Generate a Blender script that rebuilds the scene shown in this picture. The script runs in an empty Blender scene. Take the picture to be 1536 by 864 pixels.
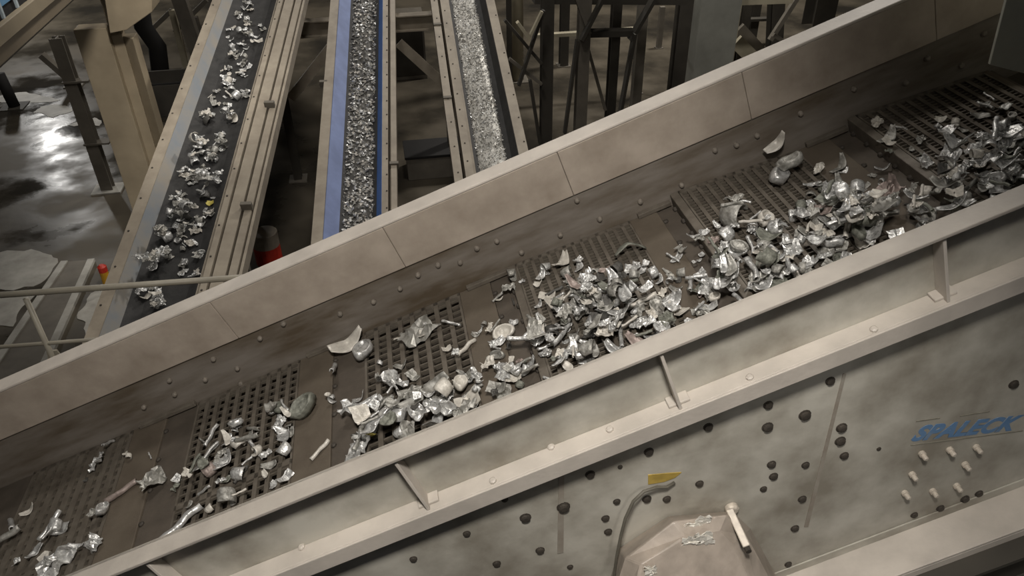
import bpy, bmesh, math, random
from mathutils import Vector, Matrix, noise
random.seed(7)
S = bpy.context.scene
COL = S.collection

# ------------------------------------------------------------------ camera
CAMZ = 6.5
F_PX = 1174.83
RIGHT = Vector((0.9857741, -0.1676207, -0.0123589))
DOWN = Vector((-0.1056755, -0.5609355, -0.8210871))
FWD = Vector((0.1306986, 0.8107125, -0.5706690))
EYE = Vector((0, 0, CAMZ))
cd = bpy.data.cameras.new('camera')
cd.sensor_width = 36.0
cd.lens = F_PX / 1536 * 36.0
cd.clip_start = 0.05
cd.clip_end = 200
cam = bpy.data.objects.new('camera', cd)
COL.objects.link(cam)
cam.matrix_world = Matrix(((RIGHT.x, -DOWN.x, -FWD.x, EYE.x), (RIGHT.y, -DOWN.y, -FWD.y, EYE.y), (RIGHT.z, -DOWN.z, -FWD.z, EYE.z), (0, 0, 0, 1)))
S.camera = cam

def ray(px, py):
    return RIGHT * ((px - 768) / F_PX) + DOWN * ((py - 432) / F_PX) + FWD

def on_y(px, py, Y):
    r = ray(px, py); return EYE + r * (Y / r.y)

def on_z(px, py, Z=0.0):
    r = ray(px, py); return EYE + r * ((Z - CAMZ) / r.z)

# machine frame: u uphill, v away across the deck, w normal to the deck
AL = 0.35705
H = 2.4
V0 = 0.82 * H
UA = Vector((math.cos(AL), 0, math.sin(AL)))
VA = Vector((0, 1, 0))
WA = Vector((-math.sin(AL), 0, math.cos(AL)))
MORG = EYE + VA * V0 - WA * H
MM = Matrix(((UA.x, 0, WA.x, MORG.x), (UA.y, 1, WA.y, MORG.y), (UA.z, 0, WA.z, MORG.z), (0, 0, 0, 1)))
MI = MM.inverted()

def m_v(px, py, v):            # pixel -> machine local, on the plane v
    o = MI @ EYE; d = MI.to_3x3() @ ray(px, py)
    return o + d * ((v - o.y) / d.y)

def m_w(px, py, w=0.0):        # pixel -> machine local, on the plane w
    o = MI @ EYE; d = MI.to_3x3() @ ray(px, py)
    return o + d * ((w - o.z) / d.z)

# ------------------------------------------------------------------ materials
def mat(name, col, rough=0.6, metal=0.0, noise_amt=0.15, scale=6.0, col2=None, bump=0.0, bscale=40.0, rough_var=0.0, spec=None, detail=6.0, lo=0.35, hi=0.65, stretch=None):
    m = bpy.data.materials.new(name); m.use_nodes = True
    nt = m.node_tree; N = nt.nodes; L = nt.links
    b = N['Principled BSDF']
    b.inputs['Roughness'].default_value = rough
    b.inputs['Metallic'].default_value = metal
    if spec is not None: b.inputs['Specular IOR Level'].default_value = spec
    tc = N.new('ShaderNodeTexCoord')
    mp = N.new('ShaderNodeMapping')
    L.new(tc.outputs['Object'], mp.inputs['Vector'])
    if stretch: mp.inputs['Scale'].default_value = stretch
    nz = N.new('ShaderNodeTexNoise')
    nz.inputs['Scale'].default_value = scale; nz.inputs['Detail'].default_value = detail
    nz.inputs['Roughness'].default_value = 0.6
    L.new(mp.outputs['Vector'], nz.inputs['Vector'])
    cr = N.new('ShaderNodeValToRGB')
    c2 = col2 if col2 else tuple(c * (1 - noise_amt * 2) for c in col)
    c1 = col if col2 else tuple(min(1, c * (1 + noise_amt)) for c in col)
    cr.color_ramp.elements[0].position = lo; cr.color_ramp.elements[0].color = (*c2, 1)
    cr.color_ramp.elements[1].position = hi; cr.color_ramp.elements[1].color = (*c1, 1)
    L.new(nz.outputs['Fac'], cr.inputs['Fac'])
    L.new(cr.outputs['Color'], b.inputs['Base Color'])
    if rough_var:
        mr = N.new('ShaderNodeMapRange')
        mr.inputs['From Min'].default_value = lo; mr.inputs['From Max'].default_value = hi
        mr.inputs['To Min'].default_value = rough - rough_var; mr.inputs['To Max'].default_value = rough + rough_var
        L.new(nz.outputs['Fac'], mr.inputs['Value']); L.new(mr.outputs['Result'], b.inputs['Roughness'])
    if bump:
        n2 = N.new('ShaderNodeTexNoise'); n2.inputs['Scale'].default_value = bscale; n2.inputs['Detail'].default_value = 4
        L.new(mp.outputs['Vector'], n2.inputs['Vector'])
        bp = N.new('ShaderNodeBump'); bp.inputs['Strength'].default_value = bump; bp.inputs['Distance'].default_value = 0.01
        L.new(n2.outputs['Fac'], bp.inputs['Height']); L.new(bp.outputs['Normal'], b.inputs['Normal'])
    return m

def srgb(r, g, b):
    f = lambda c: (c / 255 / 12.92) if c / 255 <= 0.04045 else ((c / 255 + 0.055) / 1.055) ** 2.4
    return (f(r), f(g), f(b))

M = {}
M['paint'] = mat('grey_beige_paint', srgb(190, 182, 172), 0.55, 0, 0.07, 5, bump=0.08, bscale=60)
M['flange_top'] = mat('toned_flange_paint', srgb(164, 157, 148), 0.55, 0, 0.07, 5, bump=0.08, bscale=60)  # darker copy of paint, its colour offsets strong light on the flange top
M['beige_shaded'] = mat('shaded_channel_paint', srgb(100, 90, 74), 0.65, 0, 0.06, 2)  # darker copy of the gallery beige, shade inside the channel put into colour
M['plate'] = mat('side_plate_paint', srgb(186, 182, 171), 0.5, 0, 0.1, 2.2, col2=srgb(136, 130, 118), bump=0.1, bscale=30, lo=0.36, hi=0.62)
M['liner'] = mat('liner_steel', srgb(180, 168, 155), 0.5, 0.15, 0.1, 4.0, col2=srgb(150, 138, 125), bump=0.12, bscale=25, lo=0.3, hi=0.65)
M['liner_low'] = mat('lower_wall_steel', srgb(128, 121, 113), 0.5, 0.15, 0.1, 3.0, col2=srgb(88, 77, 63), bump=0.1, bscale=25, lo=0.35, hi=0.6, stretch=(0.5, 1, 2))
M['rubber'] = mat('dusty_rubber', srgb(96, 87, 75), 0.75, 0, 0.1, 5, col2=srgb(82, 73, 62), bump=0.15, bscale=80)
M['rubber2'] = mat('dusty_rubber_dark', srgb(84, 76, 67), 0.75, 0, 0.1, 7, col2=srgb(70, 63, 55), bump=0.15, bscale=80)
M['mesh'] = mat('screen_panel_steel', srgb(112, 105, 95), 0.5, 0.2, 0.1, 14, col2=srgb(92, 85, 76), bump=0.1, bscale=90)
M['wire'] = mat('screen_crossbar_steel', srgb(98, 91, 81), 0.6, 0.2, 0.1, 20)
M['void'] = mat('screen_underside', srgb(66, 59, 50), 0.9, 0, 0.1, 3)
M['bolt'] = mat('bolt_steel', srgb(132, 124, 114), 0.5, 0.2, 0.15, 30)
M['bolt_dark'] = mat('dirty_bolt', srgb(66, 60, 53), 0.7, 0.1, 0.15, 30)
M['bolt_light'] = mat('painted_bolt', srgb(196, 186, 172), 0.5, 0.1, 0.1, 30)
M['alu'] = mat('aluminium_scrap', srgb(226, 226, 224), 0.34, 0.55, 0.2, 2.2, col2=srgb(168, 167, 164), bump=0.35, bscale=4.5, rough_var=0.1)
M['alu_dull'] = mat('dull_aluminium', srgb(182, 180, 174), 0.48, 0.4, 0.2, 2.2, col2=srgb(126, 124, 117), bump=0.35, bscale=4.5, rough_var=0.1)
M['alu_white'] = mat('white_lacquered_scrap', srgb(215, 210, 200), 0.45, 0.1, 0.1, 2.5, col2=srgb(180, 175, 166), bump=0.3, bscale=4.5)
M['alu_green'] = mat('grey_green_scrap', srgb(140, 141, 131), 0.6, 0.2, 0.15, 2.5, col2=srgb(92, 93, 84), bump=0.4, bscale=4.5)
M['alu_pink'] = mat('pinkish_scrap', srgb(170, 156, 149), 0.5, 0.3, 0.15, 2.5, col2=srgb(134, 120, 114), bump=0.4, bscale=4.5)
M['alu_dark'] = mat('dark_scrap', srgb(84, 82, 78), 0.6, 0.3, 0.15, 2.5, bump=0.4, bscale=4.5)
M['yellow'] = mat('yellow_lacquer_scrap', srgb(206, 190, 96), 0.5, 0.0, 0.1, 9)
M['sticker'] = mat('yellow_sticker', srgb(176, 150, 74), 0.6, 0.0, 0.15, 12)
M['blue'] = mat('blue_skirt', srgb(72, 112, 178), 0.5, 0, 0.08, 4)
M['blue_pale'] = mat('pale_blue_skirt', srgb(128, 142, 182), 0.5, 0, 0.08, 4)
M['skirt_grey'] = mat('worn_blue_grey_skirt', srgb(126, 132, 138), 0.5, 0.1, 0.1, 3, col2=srgb(146, 140, 130))
M['belt'] = mat('black_rubber_belt', srgb(44, 43, 42), 0.7, 0, 0.2, 8, bump=0.2, bscale=60)
M['frame'] = mat('conveyor_paint', srgb(160, 150, 134), 0.55, 0, 0.08, 4, col2=srgb(138, 128, 114))
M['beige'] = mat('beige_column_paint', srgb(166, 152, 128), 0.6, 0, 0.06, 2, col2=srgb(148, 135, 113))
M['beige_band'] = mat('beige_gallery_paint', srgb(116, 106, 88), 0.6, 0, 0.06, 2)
M['steel_dark'] = mat('dark_structural_steel', srgb(66, 62, 55), 0.7, 0.1, 0.1, 3)
M['steel_mid'] = mat('grey_structural_steel', srgb(112, 106, 96), 0.65, 0.1, 0.1, 3)
M['steel_light'] = mat('pale_lit_steel', srgb(176, 168, 146), 0.55, 0.0, 0.08, 3)  # pale steel tone, the brightness of lit rails and posts is in it
M['panel_grey'] = mat('grey_panel_paint', srgb(138, 138, 130), 0.6, 0.0, 0.08, 2)
M['rail'] = mat('handrail_paint', srgb(142, 136, 122), 0.5, 0.0, 0.08, 6)
M['blue_wall'] = mat('blue_gallery_panel', srgb(88, 128, 160), 0.55, 0, 0.1, 3)
M['white_rib'] = mat('pale_rib_paint', srgb(150, 160, 165), 0.5, 0, 0.05, 3)
M['red'] = mat('red_paint', srgb(190, 52, 36), 0.5, 0, 0.1, 5)
M['yellow_paint'] = mat('yellow_paint', srgb(200, 150, 40), 0.5, 0, 0.1, 5)
M['white_paint'] = mat('white_guard_paint', srgb(150, 140, 126), 0.6, 0, 0.1, 5)
M['logo'] = mat('blue_lettering', srgb(98, 132, 170), 0.5, 0, 0.06, 18, col2=srgb(126, 142, 158), lo=0.3, hi=0.45)
M['logo_line'] = mat('faded_logo_line', srgb(132, 128, 116), 0.6, 0, 0.1, 20)
M['cover'] = mat('scuffed_cover', srgb(176, 164, 152), 0.45, 0.0, 0.1, 7, col2=srgb(148, 138, 127), bump=0.3, bscale=18)
M['film'] = mat('torn_bright_film', srgb(226, 222, 212), 0.3, 0.1, 0.08, 12, bump=0.5, bscale=30)
M['cable'] = mat('grey_cable', srgb(98, 94, 84), 0.6, 0, 0.08, 12)
M['black'] = mat('black_gap', srgb(22, 20, 18), 0.85, 0, 0.1, 5)
M['rust'] = mat('rust_streak', srgb(134, 124, 112), 0.7, 0, 0.1, 9, col2=srgb(152, 146, 135))
M['hood'] = mat('feed_hood_paint', srgb(200, 200, 186), 0.6, 0, 0.06, 3)
M['lampglass'] = bpy.data.materials.new('lamp_lens'); M['lampglass'].use_nodes = True
_b = M['lampglass'].node_tree.nodes['Principled BSDF']
_b.inputs['Emission Color'].default_value = (1, 0.95, 0.86, 1); _b.inputs['Emission Strength'].default_value = 60

def floor_material():
    m = bpy.data.materials.new('wet_concrete'); m.use_nodes = True
    nt = m.node_tree; N = nt.nodes; L = nt.links; b = N['Principled BSDF']; b.inputs['Specular IOR Level'].default_value = 0.2
    tc = N.new('ShaderNodeTexCoord')
    n1 = N.new('ShaderNodeTexNoise'); n1.inputs['Scale'].default_value = 0.55; n1.inputs['Detail'].default_value = 7; n1.inputs['Roughness'].default_value = 0.55
    L.new(tc.outputs['Object'], n1.inputs['Vector'])
    cr = N.new('ShaderNodeValToRGB')
    e = cr.color_ramp.elements
    e[0].position = 0.36; e[0].color = (*srgb(50, 47, 42), 1)
    e[1].position = 0.62; e[1].color = (*srgb(92, 85, 73), 1)
    L.new(n1.outputs['Fac'], cr.inputs['Fac'])
    L.new(cr.outputs['Color'], b.inputs['Base Color'])
    mr = N.new('ShaderNodeMapRange'); mr.inputs['From Min'].default_value = 0.38; mr.inputs['From Max'].default_value = 0.6
    mr.inputs['To Min'].default_value = 0.09; mr.inputs['To Max'].default_value = 0.6
    L.new(n1.outputs['Fac'], mr.inputs['Value']); L.new(mr.outputs['Result'], b.inputs['Roughness'])
    n2 = N.new('ShaderNodeTexNoise'); n2.inputs['Scale'].default_value = 14; n2.inputs['Detail'].default_value = 6
    L.new(tc.outputs['Object'], n2.inputs['Vector'])
    bp = N.new('ShaderNodeBump'); bp.inputs['Strength'].default_value = 0.12; bp.inputs['Distance'].default_value = 0.01
    L.new(n2.outputs['Fac'], bp.inputs['Height']); L.new(bp.outputs['Normal'], b.inputs['Normal'])
    return m
M['floor'] = floor_material()
M['dry_patch'] = mat('dry_cement_patch', srgb(182, 179, 170), 0.6, 0, 0.1, 2.5, col2=srgb(146, 142, 133), bump=0.1)
M['wall'] = mat('hall_wall', srgb(60, 57, 52), 0.8, 0, 0.1, 0.6)

# ------------------------------------------------------------------ mesh helpers
class MB:
    def __init__(s): s.v = []; s.f = []
    def add(s, vs, fs):
        n = len(s.v); s.v += [Vector(a) for a in vs]; s.f += [tuple(i + n for i in f) for f in fs]
    def box(s, a, b):
        (x0, y0, z0), (x1, y1, z1) = a, b
        s.add([(x0, y0, z0), (x1, y0, z0), (x1, y1, z0), (x0, y1, z0), (x0, y0, z1), (x1, y0, z1), (x1, y1, z1), (x0, y1, z1)],
              [(0, 3, 2, 1), (4, 5, 6, 7), (0, 1, 5, 4), (1, 2, 6, 5), (2, 3, 7, 6), (3, 0, 4, 7)])
    def bar(s, p, q, w, t, up=(0, 0, 1)):
        p, q = Vector(p), Vector(q); d = (q - p).normalized(); up = Vector(up)
        if abs(d.dot(up)) > 0.98: up = Vector((0, 1, 0))
        x = d.cross(up).normalized() * w / 2; y = x.cross(d).normalized() * t / 2
        vs = [p - x - y, p + x - y, p + x + y, p - x + y, q - x - y, q + x - y, q + x + y, q - x + y]
        s.add(vs, [(0, 3, 2, 1), (4, 5, 6, 7), (0, 1, 5, 4), (1, 2, 6, 5), (2, 3, 7, 6), (3, 0, 4, 7)])
    def ibeam(s, p, q, w, h, up=(0, 0, 1), t=0.02):
        p, q = Vector(p), Vector(q); d = (q - p).normalized(); up = Vector(up)
        if abs(d.dot(up)) > 0.98: up = Vector((0, 1, 0))
        x = d.cross(up).normalized(); y = x.cross(d).normalized()
        s.bar(p + y * (h / 2), q + y * (h / 2), w, t, y); s.bar(p - y * (h / 2), q - y * (h / 2), w, t, y); s.bar(p, q, t, h - t, y)
    def tube(s, pts, r, n=10):
        pts = [Vector(p) for p in pts]; rings = []
        for i, p in enumerate(pts):
            d = (pts[min(i + 1, len(pts) - 1)] - pts[max(i - 1, 0)]).normalized()
            up = Vector((0, 0, 1)) if abs(d.z) < 0.95 else Vector((1, 0, 0))
            x = d.cross(up).normalized(); y = x.cross(d)
            rings.append([p + (x * math.cos(a) + y * math.sin(a)) * r for a in [2 * math.pi * k / n for k in range(n)]])
        vs = [v for ring in rings for v in ring]; fs = []
        for i in range(len(pts) - 1):
            for k in range(n):
                fs.append((i * n + k, i * n + (k + 1) % n, (i + 1) * n + (k + 1) % n, (i + 1) * n + k))
        fs.append(tuple(range(n - 1, -1, -1))); fs.append(tuple((len(pts) - 1) * n + k for k in range(n)))
        s.add(vs, fs)
    def prism(s, poly, off):
        n = len(poly); off = Vector(off); poly = [Vector(p) for p in poly]
        s.add(poly + [p + off for p in poly], [tuple(range(n)), tuple(range(2 * n - 1, n - 1, -1))] + [(i, i + n, (i + 1) % n + n, (i + 1) % n) for i in range(n)])
    def lathe(s, c, axis, prof, n=12):
        c, axis = Vector(c), Vector(axis).normalized()
        up = Vector((0, 0, 1)) if abs(axis.z) < 0.9 else Vector((1, 0, 0))
        x = axis.cross(up).normalized(); y = axis.cross(x); vs = []; fs = []
        for r, h in prof:
            for k in range(n):
                a = 2 * math.pi * k / n; vs.append(c + axis * h + (x * math.cos(a) + y * math.sin(a)) * r)
        for i in range(len(prof) - 1):
            for k in range(n): fs.append((i * n + k, i * n + (k + 1) % n, (i + 1) * n + (k + 1) % n, (i + 1) * n + k))
        fs.append(tuple(range(n - 1, -1, -1))); fs.append(tuple((len(prof) - 1) * n + k for k in range(n)))
        s.add(vs, fs)
    def build(s, name, m, parent=None, bevel=0.0, smooth=False, origin=None):
        me = bpy.data.meshes.new(name)
        o3 = Vector(origin) if origin is not None else Vector((0, 0, 0))
        me.from_pydata([v - o3 for v in s.v], [], s.f); 
        bm = bmesh.new(); bm.from_mesh(me); bmesh.ops.recalc_face_normals(bm, faces=bm.faces); bm.to_mesh(me); bm.free()
        if smooth:
            for p in me.polygons: p.use_smooth = True
        me.materials.append(m)
        o = bpy.data.objects.new(name, me); COL.objects.link(o)
        o.location = o3
        if parent: o.parent = parent
        if bevel:
            b = o.modifiers.new('bevel', 'BEVEL'); b.width = bevel; b.segments = 2; b.limit_method = 'ANGLE'
        return o

def tag(o, label=None, cat=None, group=None, kind=None):
    if label: o['label'] = label
    if cat: o['category'] = cat
    if group: o['group'] = group
    if kind: o['kind'] = kind
    return o

def thing(name, label, cat, matrix=None, loc=None, group=None):
    o = bpy.data.objects.new(name, None); COL.objects.link(o); o.empty_display_size = 0.1
    if matrix is not None: o.matrix_world = matrix
    if loc is not None: o.location = loc
    return tag(o, label, cat, group)

def local(o, p): return o.matrix_basis.inverted() @ Vector(p)

# ------------------------------------------------------------------ setting
b = MB(); b.box((-16, -4, -0.2), (18, 34, 0)); tag(b.build('floor', M['floor']), kind='structure')
b = MB(); b.box((-16, 33.7, 0), (18, 34, 14)); tag(b.build('wall_back', M['wall']), kind='structure')
b = MB(); b.box((-16, -4, 0), (-15.7, 33.7, 14)); tag(b.build('wall_left', M['wall']), kind='structure')
b = MB(); b.box((17.7, -4, 0), (18, 33.7, 14)); tag(b.build('wall_right', M['wall']), kind='structure')
b = MB(); b.box((-15.7, -4, 14), (17.7, 33.7, 14.2)); tag(b.build('ceiling', M['wall']), kind='structure')

def patch(name, pts, label, cat, seed, z=0.006, grp='pale dry patches on the wet floor'):
    ps = [on_z(x, y) for x, y in pts]
    out = []
    rnd = random.Random(seed)
    n = len(ps)
    for i in range(n):
        a, c = ps[i], ps[(i + 1) % n]
        for k in range(8):
            t = k / 8; p = a.lerp(c, t)
            w = noise.noise(Vector((p.x * 3 + seed, p.y * 3, 0.3))) * 0.14 + noise.noise(Vector((p.x * 9 + seed, p.y * 9, 1.3))) * 0.05
            nrm = Vector((-(c - a).y, (c - a).x, 0)).normalized()
            q = p + nrm * w
            out.append((q.x, q.y, 0.0005))
    b = MB(); b.prism(out, (0, 0, z))
    o = b.build(name, M['dry_patch']); tag(o, label, cat, grp, 'stuff'); return o
patch('cement_stain', [(-60, 385), (52, 372), (84, 394), (50, 430), (-60, 440)], 'pale dried cement stain on the wet floor above the handrail', 'stain', 1)
patch('cement_stain', [(-60, 455), (44, 438), (52, 444), (20, 488), (-20, 498), (-60, 492)], 'pale dried cement stain on the wet floor between the handrail tubes', 'stain', 2)
patch('cement_stain', [(136, 440), (172, 424), (166, 468), (138, 500), (114, 478)], 'pale dried cement stain beside the dark belt conveyor', 'stain', 3)
patch('cement_stain', [(48, 170), (60, 160), (100, 158), (108, 165), (80, 178)], 'small pale stain on the wet floor beside the beige column', 'stain', 4)
patch('cement_stain', [(108, 188), (125, 175), (145, 176), (150, 188)], 'small pale stain at the foot of the thin grey post', 'stain', 5)
patch('cement_stain', [(0, 145), (40, 138), (90, 150), (60, 156), (10, 152)], 'thin pale stain on the floor beyond the short dark stub', 'stain', 6)

# floor trench cover running towards the screen
A = [on_z(*p) for p in ((98, 395), (138, 392), (45, 600), (-40, 600))]
b = MB(); b.prism([(p.x, p.y, 0.001) for p in A], (0, 0, 0.03))
tr = b.build('trench_cover', M['steel_mid']); tag(tr, 'long grey trench cover strip in the wet floor below the handrail', 'trench cover')
for i, j in ((0, 3), (1, 2)):
    b = MB(); b.bar(A[i] + Vector((0, 0, .02)), A[j] + Vector((0, 0, .02)), 0.1, 0.06); b.build('edge_kerb', M['dry_patch'], tr)

# ------------------------------------------------------------------ vibrating screen
VS = thing('vibrating_screen', 'large inclined grey vibrating screen with stepped screen panels and bolted side plates', 'vibrating screen', MM)
UL, UR = -4.6, 3.4
VF = 1.45 * H - V0      # far wall inner face
WT = 0.243 * H          # wall top above deck
WSEAM = 0.127 * H
FL = 0.085              # flange overhang
WB = -0.449 * H         # plate bottom
WCH = 0.118 * H         # lower flange
# near side
b = MB(); b.box((UL, -0.012, WB), (UR, 0.0, WT)); near = b.build('side_plate', M['plate'], VS)
near['label'] = 'bolted grey side plate'
b = MB(); b.box((UL, -FL, WT - 0.014), (UR, 0.002, WT)); b.build('top_flange', M['flange_top'], VS, 0.003)
b = MB(); b.box((UL, -FL, WCH - 0.014), (UR, -0.012, WCH)); b.box((UL, -FL - 0.012, WCH - 0.075), (UR, -FL, WCH + 0.002)); b.build('lower_flange', M['paint'], VS, 0.003)
for (x0, y0, x1, y1) in ((590, 695, 640, 760), (993, 535, 1020, 615), (1420, 355, 1425, 455), (215, 848, 262, 900)):
    u = m_v(x0, y0, -FL).x
    b = MB(); b.prism([(u - .005, -.012, WCH), (u - .005, -FL + .005, WCH), (u - .005, -FL + .012, WT - .014), (u - .005, -.012, WT - .014)], (0.012, 0, 0))
    st = b.build('stiffener', M['paint'], VS, 0.002)
    b = MB(); b.prism([(u - .035, -.0125, WCH + .001), (u - .035, -.06, WCH + .001), (u + .045, -.06, WCH + .001), (u + .045, -.0125, WCH + .001)], (0, 0, 0.012)); b.build('weld_pad', M['paint'], st, 0.003)
# small studs on the lower flange
for (x, y) in ((825, 664), (915, 645), (1125, 567), (1311, 495), (455, 790), (740, 722)):
    p = m_w(x, y, WCH); p.y = min(max(p.y, -FL + .015), -.02)
    b = MB(); b.lathe(p, (0, 0, 1), [(0.014, -0.001), (0.014, 0.008), (0.008, 0.012)], 8); b.build('flange_stud', M['paint'], VS)
# base flange
b = MB(); b.box((UL, -0.195, WB - 0.016), (UR, -0.0, WB)); b.box((UL, -0.195, WB - 0.06), (UR, -0.18, WB - 0.016)); b.build('base_flange', M['paint'], VS, 0.003)
# far side
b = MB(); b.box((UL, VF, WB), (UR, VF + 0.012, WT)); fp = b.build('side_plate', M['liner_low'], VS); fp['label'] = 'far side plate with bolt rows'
b = MB(); b.box((UL, VF - 0.016, WT - 0.012), (UR, VF + 0.1, WT + 0.004)); b.build('top_flange', M['paint'], VS, 0.006)
joints = [UL] + [m_v(x, y, VF).x for x, y in ((330, 470), (577, 345), (838, 235), (1116, 130))] + [2.1, UR]
for i in range(len(joints) - 1):
    b = MB(); b.box((joints[i] + .0008, VF - 0.014, WSEAM), (joints[i + 1] - .0008, VF, WT - 0.012)); b.build('liner_plate', M['liner'], VS, 0.004)
# bolts on the far wall
farb = [(715, 372), (690, 393), (657, 397), (745, 361), (782, 378), (899, 328), (960, 302), (1022, 277), (1072, 225), (1104, 217), (1135, 203), (1280, 133), (1358, 124), (1390, 87), (1441, 98), (1475, 50), (1060, 280),
        (425, 485), (356, 552), (308, 569), (262, 591), (216, 610), (248, 630), (287, 625), (361, 575), (390, 507), (254, 570), (320, 538), (865, 300), (840, 352), (600, 432), (560, 452), (510, 470), (627, 412), (1200, 170)]
for x, y in farb:
    p = m_v(x, y, VF)
    b = MB(); b.lathe((p.x, VF, p.z), (0, -1, 0), [(0.0145, 0), (0.0145, 0.009), (0.011, 0.016), (0.004, 0.019)], 12); b.build('bolt', M['bolt'], VS, smooth=False)
# bolts on the near plate
nearb = [(788, 776, 1.2), (845, 760, 1.4), (885, 711, 1), (973, 677, 1), (1062, 640, 1), (908, 777, .9), (912, 797, .9), (810, 825, 1), (970, 748, 1), (1049, 725, .9), (1152, 607, 1), (1151, 640, 1.2), (1207, 622, 1.3),
         (1245, 571, 1), (1262, 641, 1.2), (1260, 661, 1.2), (1266, 683, 1), (1157, 696, 1), (1160, 714, 1), (1208, 697, .9), (1203, 748, 1), (1192, 792, 1), (1145, 733, .8), (1520, 576, 1.1), (1280, 830, .9), (1247, 850, .7),
         (757, 749, .7), (925, 752, .8), (1000, 748, .9), (930, 700, .5), (1318, 673, .5), (1373, 802, .9), (1371, 772, .9), (1410, 762, 1), (1447, 748, 1.1), (1468, 740, 1), (1471, 768, .9), (1182, 846, .9), (700, 800, .8), (745, 845, .9), (620, 838, .8), (855, 850, .7)]
for x, y, s in nearb:
    p = m_v(x, y, -0.012); r = 0.017 * s
    mt = M['bolt_dark']
    b = MB(); b.lathe((p.x, -0.012, p.z), (0, -1, 0), [(r * 1.15, 0), (r * 1.15, 0.003), (r * .9, 0.0035), (r * .9, 0.010 * s), (r * .5, 0.012 * s)], 12); b.build('bolt', mt, VS)
for x, y in ((1388, 687), (1430, 681), (1470, 677), (1453, 703), (1373, 718), (1362, 746), (1404, 743), (1440, 735)):
    p = m_v(x, y, -0.04)
    b = MB(); b.lathe((p.x, -0.012, p.z), (0, -1, 0), [(0.015, 0), (0.015, 0.014), (0.011, 0.0145), (0.011, 0.034), (0.007, 0.038)], 12)
    o = b.build('stud_bolt', M['bolt_light'], VS); o['label'] = 'long pale stud bolt'
# vertical weld strips on the plate (dark streaked seams)
for pts, m in ((((1264, 560), (1269, 560), (1212, 790), (1206, 790)), 'rust'), (((838, 715), (846, 712), (845, 828), (836, 830)), 'rust')):
    ps = [m_v(x, y, -0.012) for x, y in pts]
    b = MB(); b.prism([(p.x, -0.012, p.z) for p in ps], (0, -0.003, 0)); b.build('seam_strip', M[m], VS)
# lower doubler plate along the foot of the side plate
a0 = m_v(1536, 700, -0.012); a1 = m_v(1200, 838, -0.012)
b = MB(); b.box((-.05, -0.02, WB), (UR, -0.012, WB + 0.05)); b.build('doubler_plate', M['plate'], VS, 0.003)
# lettering (level in the world, on the side plate)
lp = [m_v(x, y, -0.0125) for x, y in ((1366, 661), (1521, 644))]
cu = bpy.data.curves.new('lettering', 'FONT'); cu.body = 'SPALECK'; cu.size = 1.0; cu.shear = 0.36; cu.offset = 0.045; cu.extrude = 0.004; cu.space_character = 1.04
to = bpy.data.objects.new('lettering_tmp', cu); COL.objects.link(to)
bpy.context.view_layer.update()
me = bpy.data.meshes.new_from_object(to.evaluated_get(bpy.context.evaluated_depsgraph_get()))
bpy.data.objects.remove(to)
xs = [v.co.x for v in me.vertices]; ys = [v.co.y for v in me.vertices]
tw = (lp[1] - lp[0]).length * 1.03; dirx = (lp[1] - lp[0]).normalized(); diry = Vector((-dirx.z, 0, dirx.x))
th = 0.082
for v in me.vertices:
    X = (v.co.x - min(xs)) / (max(xs) - min(xs)) * tw; Y = v.co.y / (max(ys)) * th
    v.co = lp[0] + dirx * X + diry * Y + Vector((0, -0.0012 if v.co.z > 0 else 0.0002, 0))
me.materials.clear(); me.materials.append(M['logo'])
lg = bpy.data.objects.new('lettering', me); COL.objects.link(lg); lg.parent = VS; lg['label'] = 'blue maker lettering'
for pts in (((1366, 668), (1534, 646), 0.006), ((1374, 632), (1410, 627), 0.005), ((1440, 624), (1484, 617), 0.005)):
    p, q = m_v(*pts[0], -0.0125), m_v(*pts[1], -0.0125)
    b = MB(); b.bar(p, q, 0.003, pts[2], (0, 0, 1)); b.build('logo_line', M['logo_line'], VS)
# sticker, cable, cover, lever
ps = [m_v(x, y, -0.012) for x, y in ((972, 712), (1004, 709), (1022, 708), (1012, 716), (996, 722), (972, 726))]
b = MB(); b.prism([(p.x, -0.012, p.z) for p in ps], (0, -0.003, 0)); o = b.build('sticker', M['sticker'], VS); o['label'] = 'torn yellow sticker'
cp = [(1012, 724, -.02), (1000, 731, -.03), (985, 731, -.04), (966, 737, -.05), (950, 752, -.06), (938, 778, -.07), (931, 805, -.08), (925, 835, -.08), (919, 880, -.08), (914, 930, -.08)]
b = MB(); b.tube([m_v(x, y, v) for x, y, v in cp], 0.0065, 8); b.build('cable', M['cable'], VS, smooth=True)
# motor cover: faceted casing bolted to the plate
bk = [(1002, 774), (1098, 766), (1126, 792), (1176, 884), (1190, 990), (880, 990), (928, 822)]
md = [(1010, 782), (1090, 772), (1118, 800), (1166, 890), (1180, 990), (890, 990), (938, 836)]
ft = [(1030, 806), (1080, 796), (1098, 816), (1136, 890), (1146, 990), (930, 990), (962, 846)]
tl = lambda y, v, k: v - max(0, y - 790) / 200 * k
pts = [m_v(x, y, -.012) for x, y in bk] + [m_v(x, y, tl(y, -.10, .16)) for x, y in md] + [m_v(x, y, tl(y, -.13, .26)) for x, y in ft]
n = 7; b = MB()
b.add(pts, [tuple(range(n))] + [(i, (i + 1) % n, (i + 1) % n + n, i + n) for i in range(n)] + [(i + n, (i + 1) % n + n, (i + 1) % n + 2 * n, i + 2 * n) for i in range(n)] + [tuple(range(3 * n - 1, 2 * n - 1, -1))])
mc = b.build('motor_cover', M['cover'], VS, 0.008); mc['label'] = 'scuffed pale drive cover with torn bright film'
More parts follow.
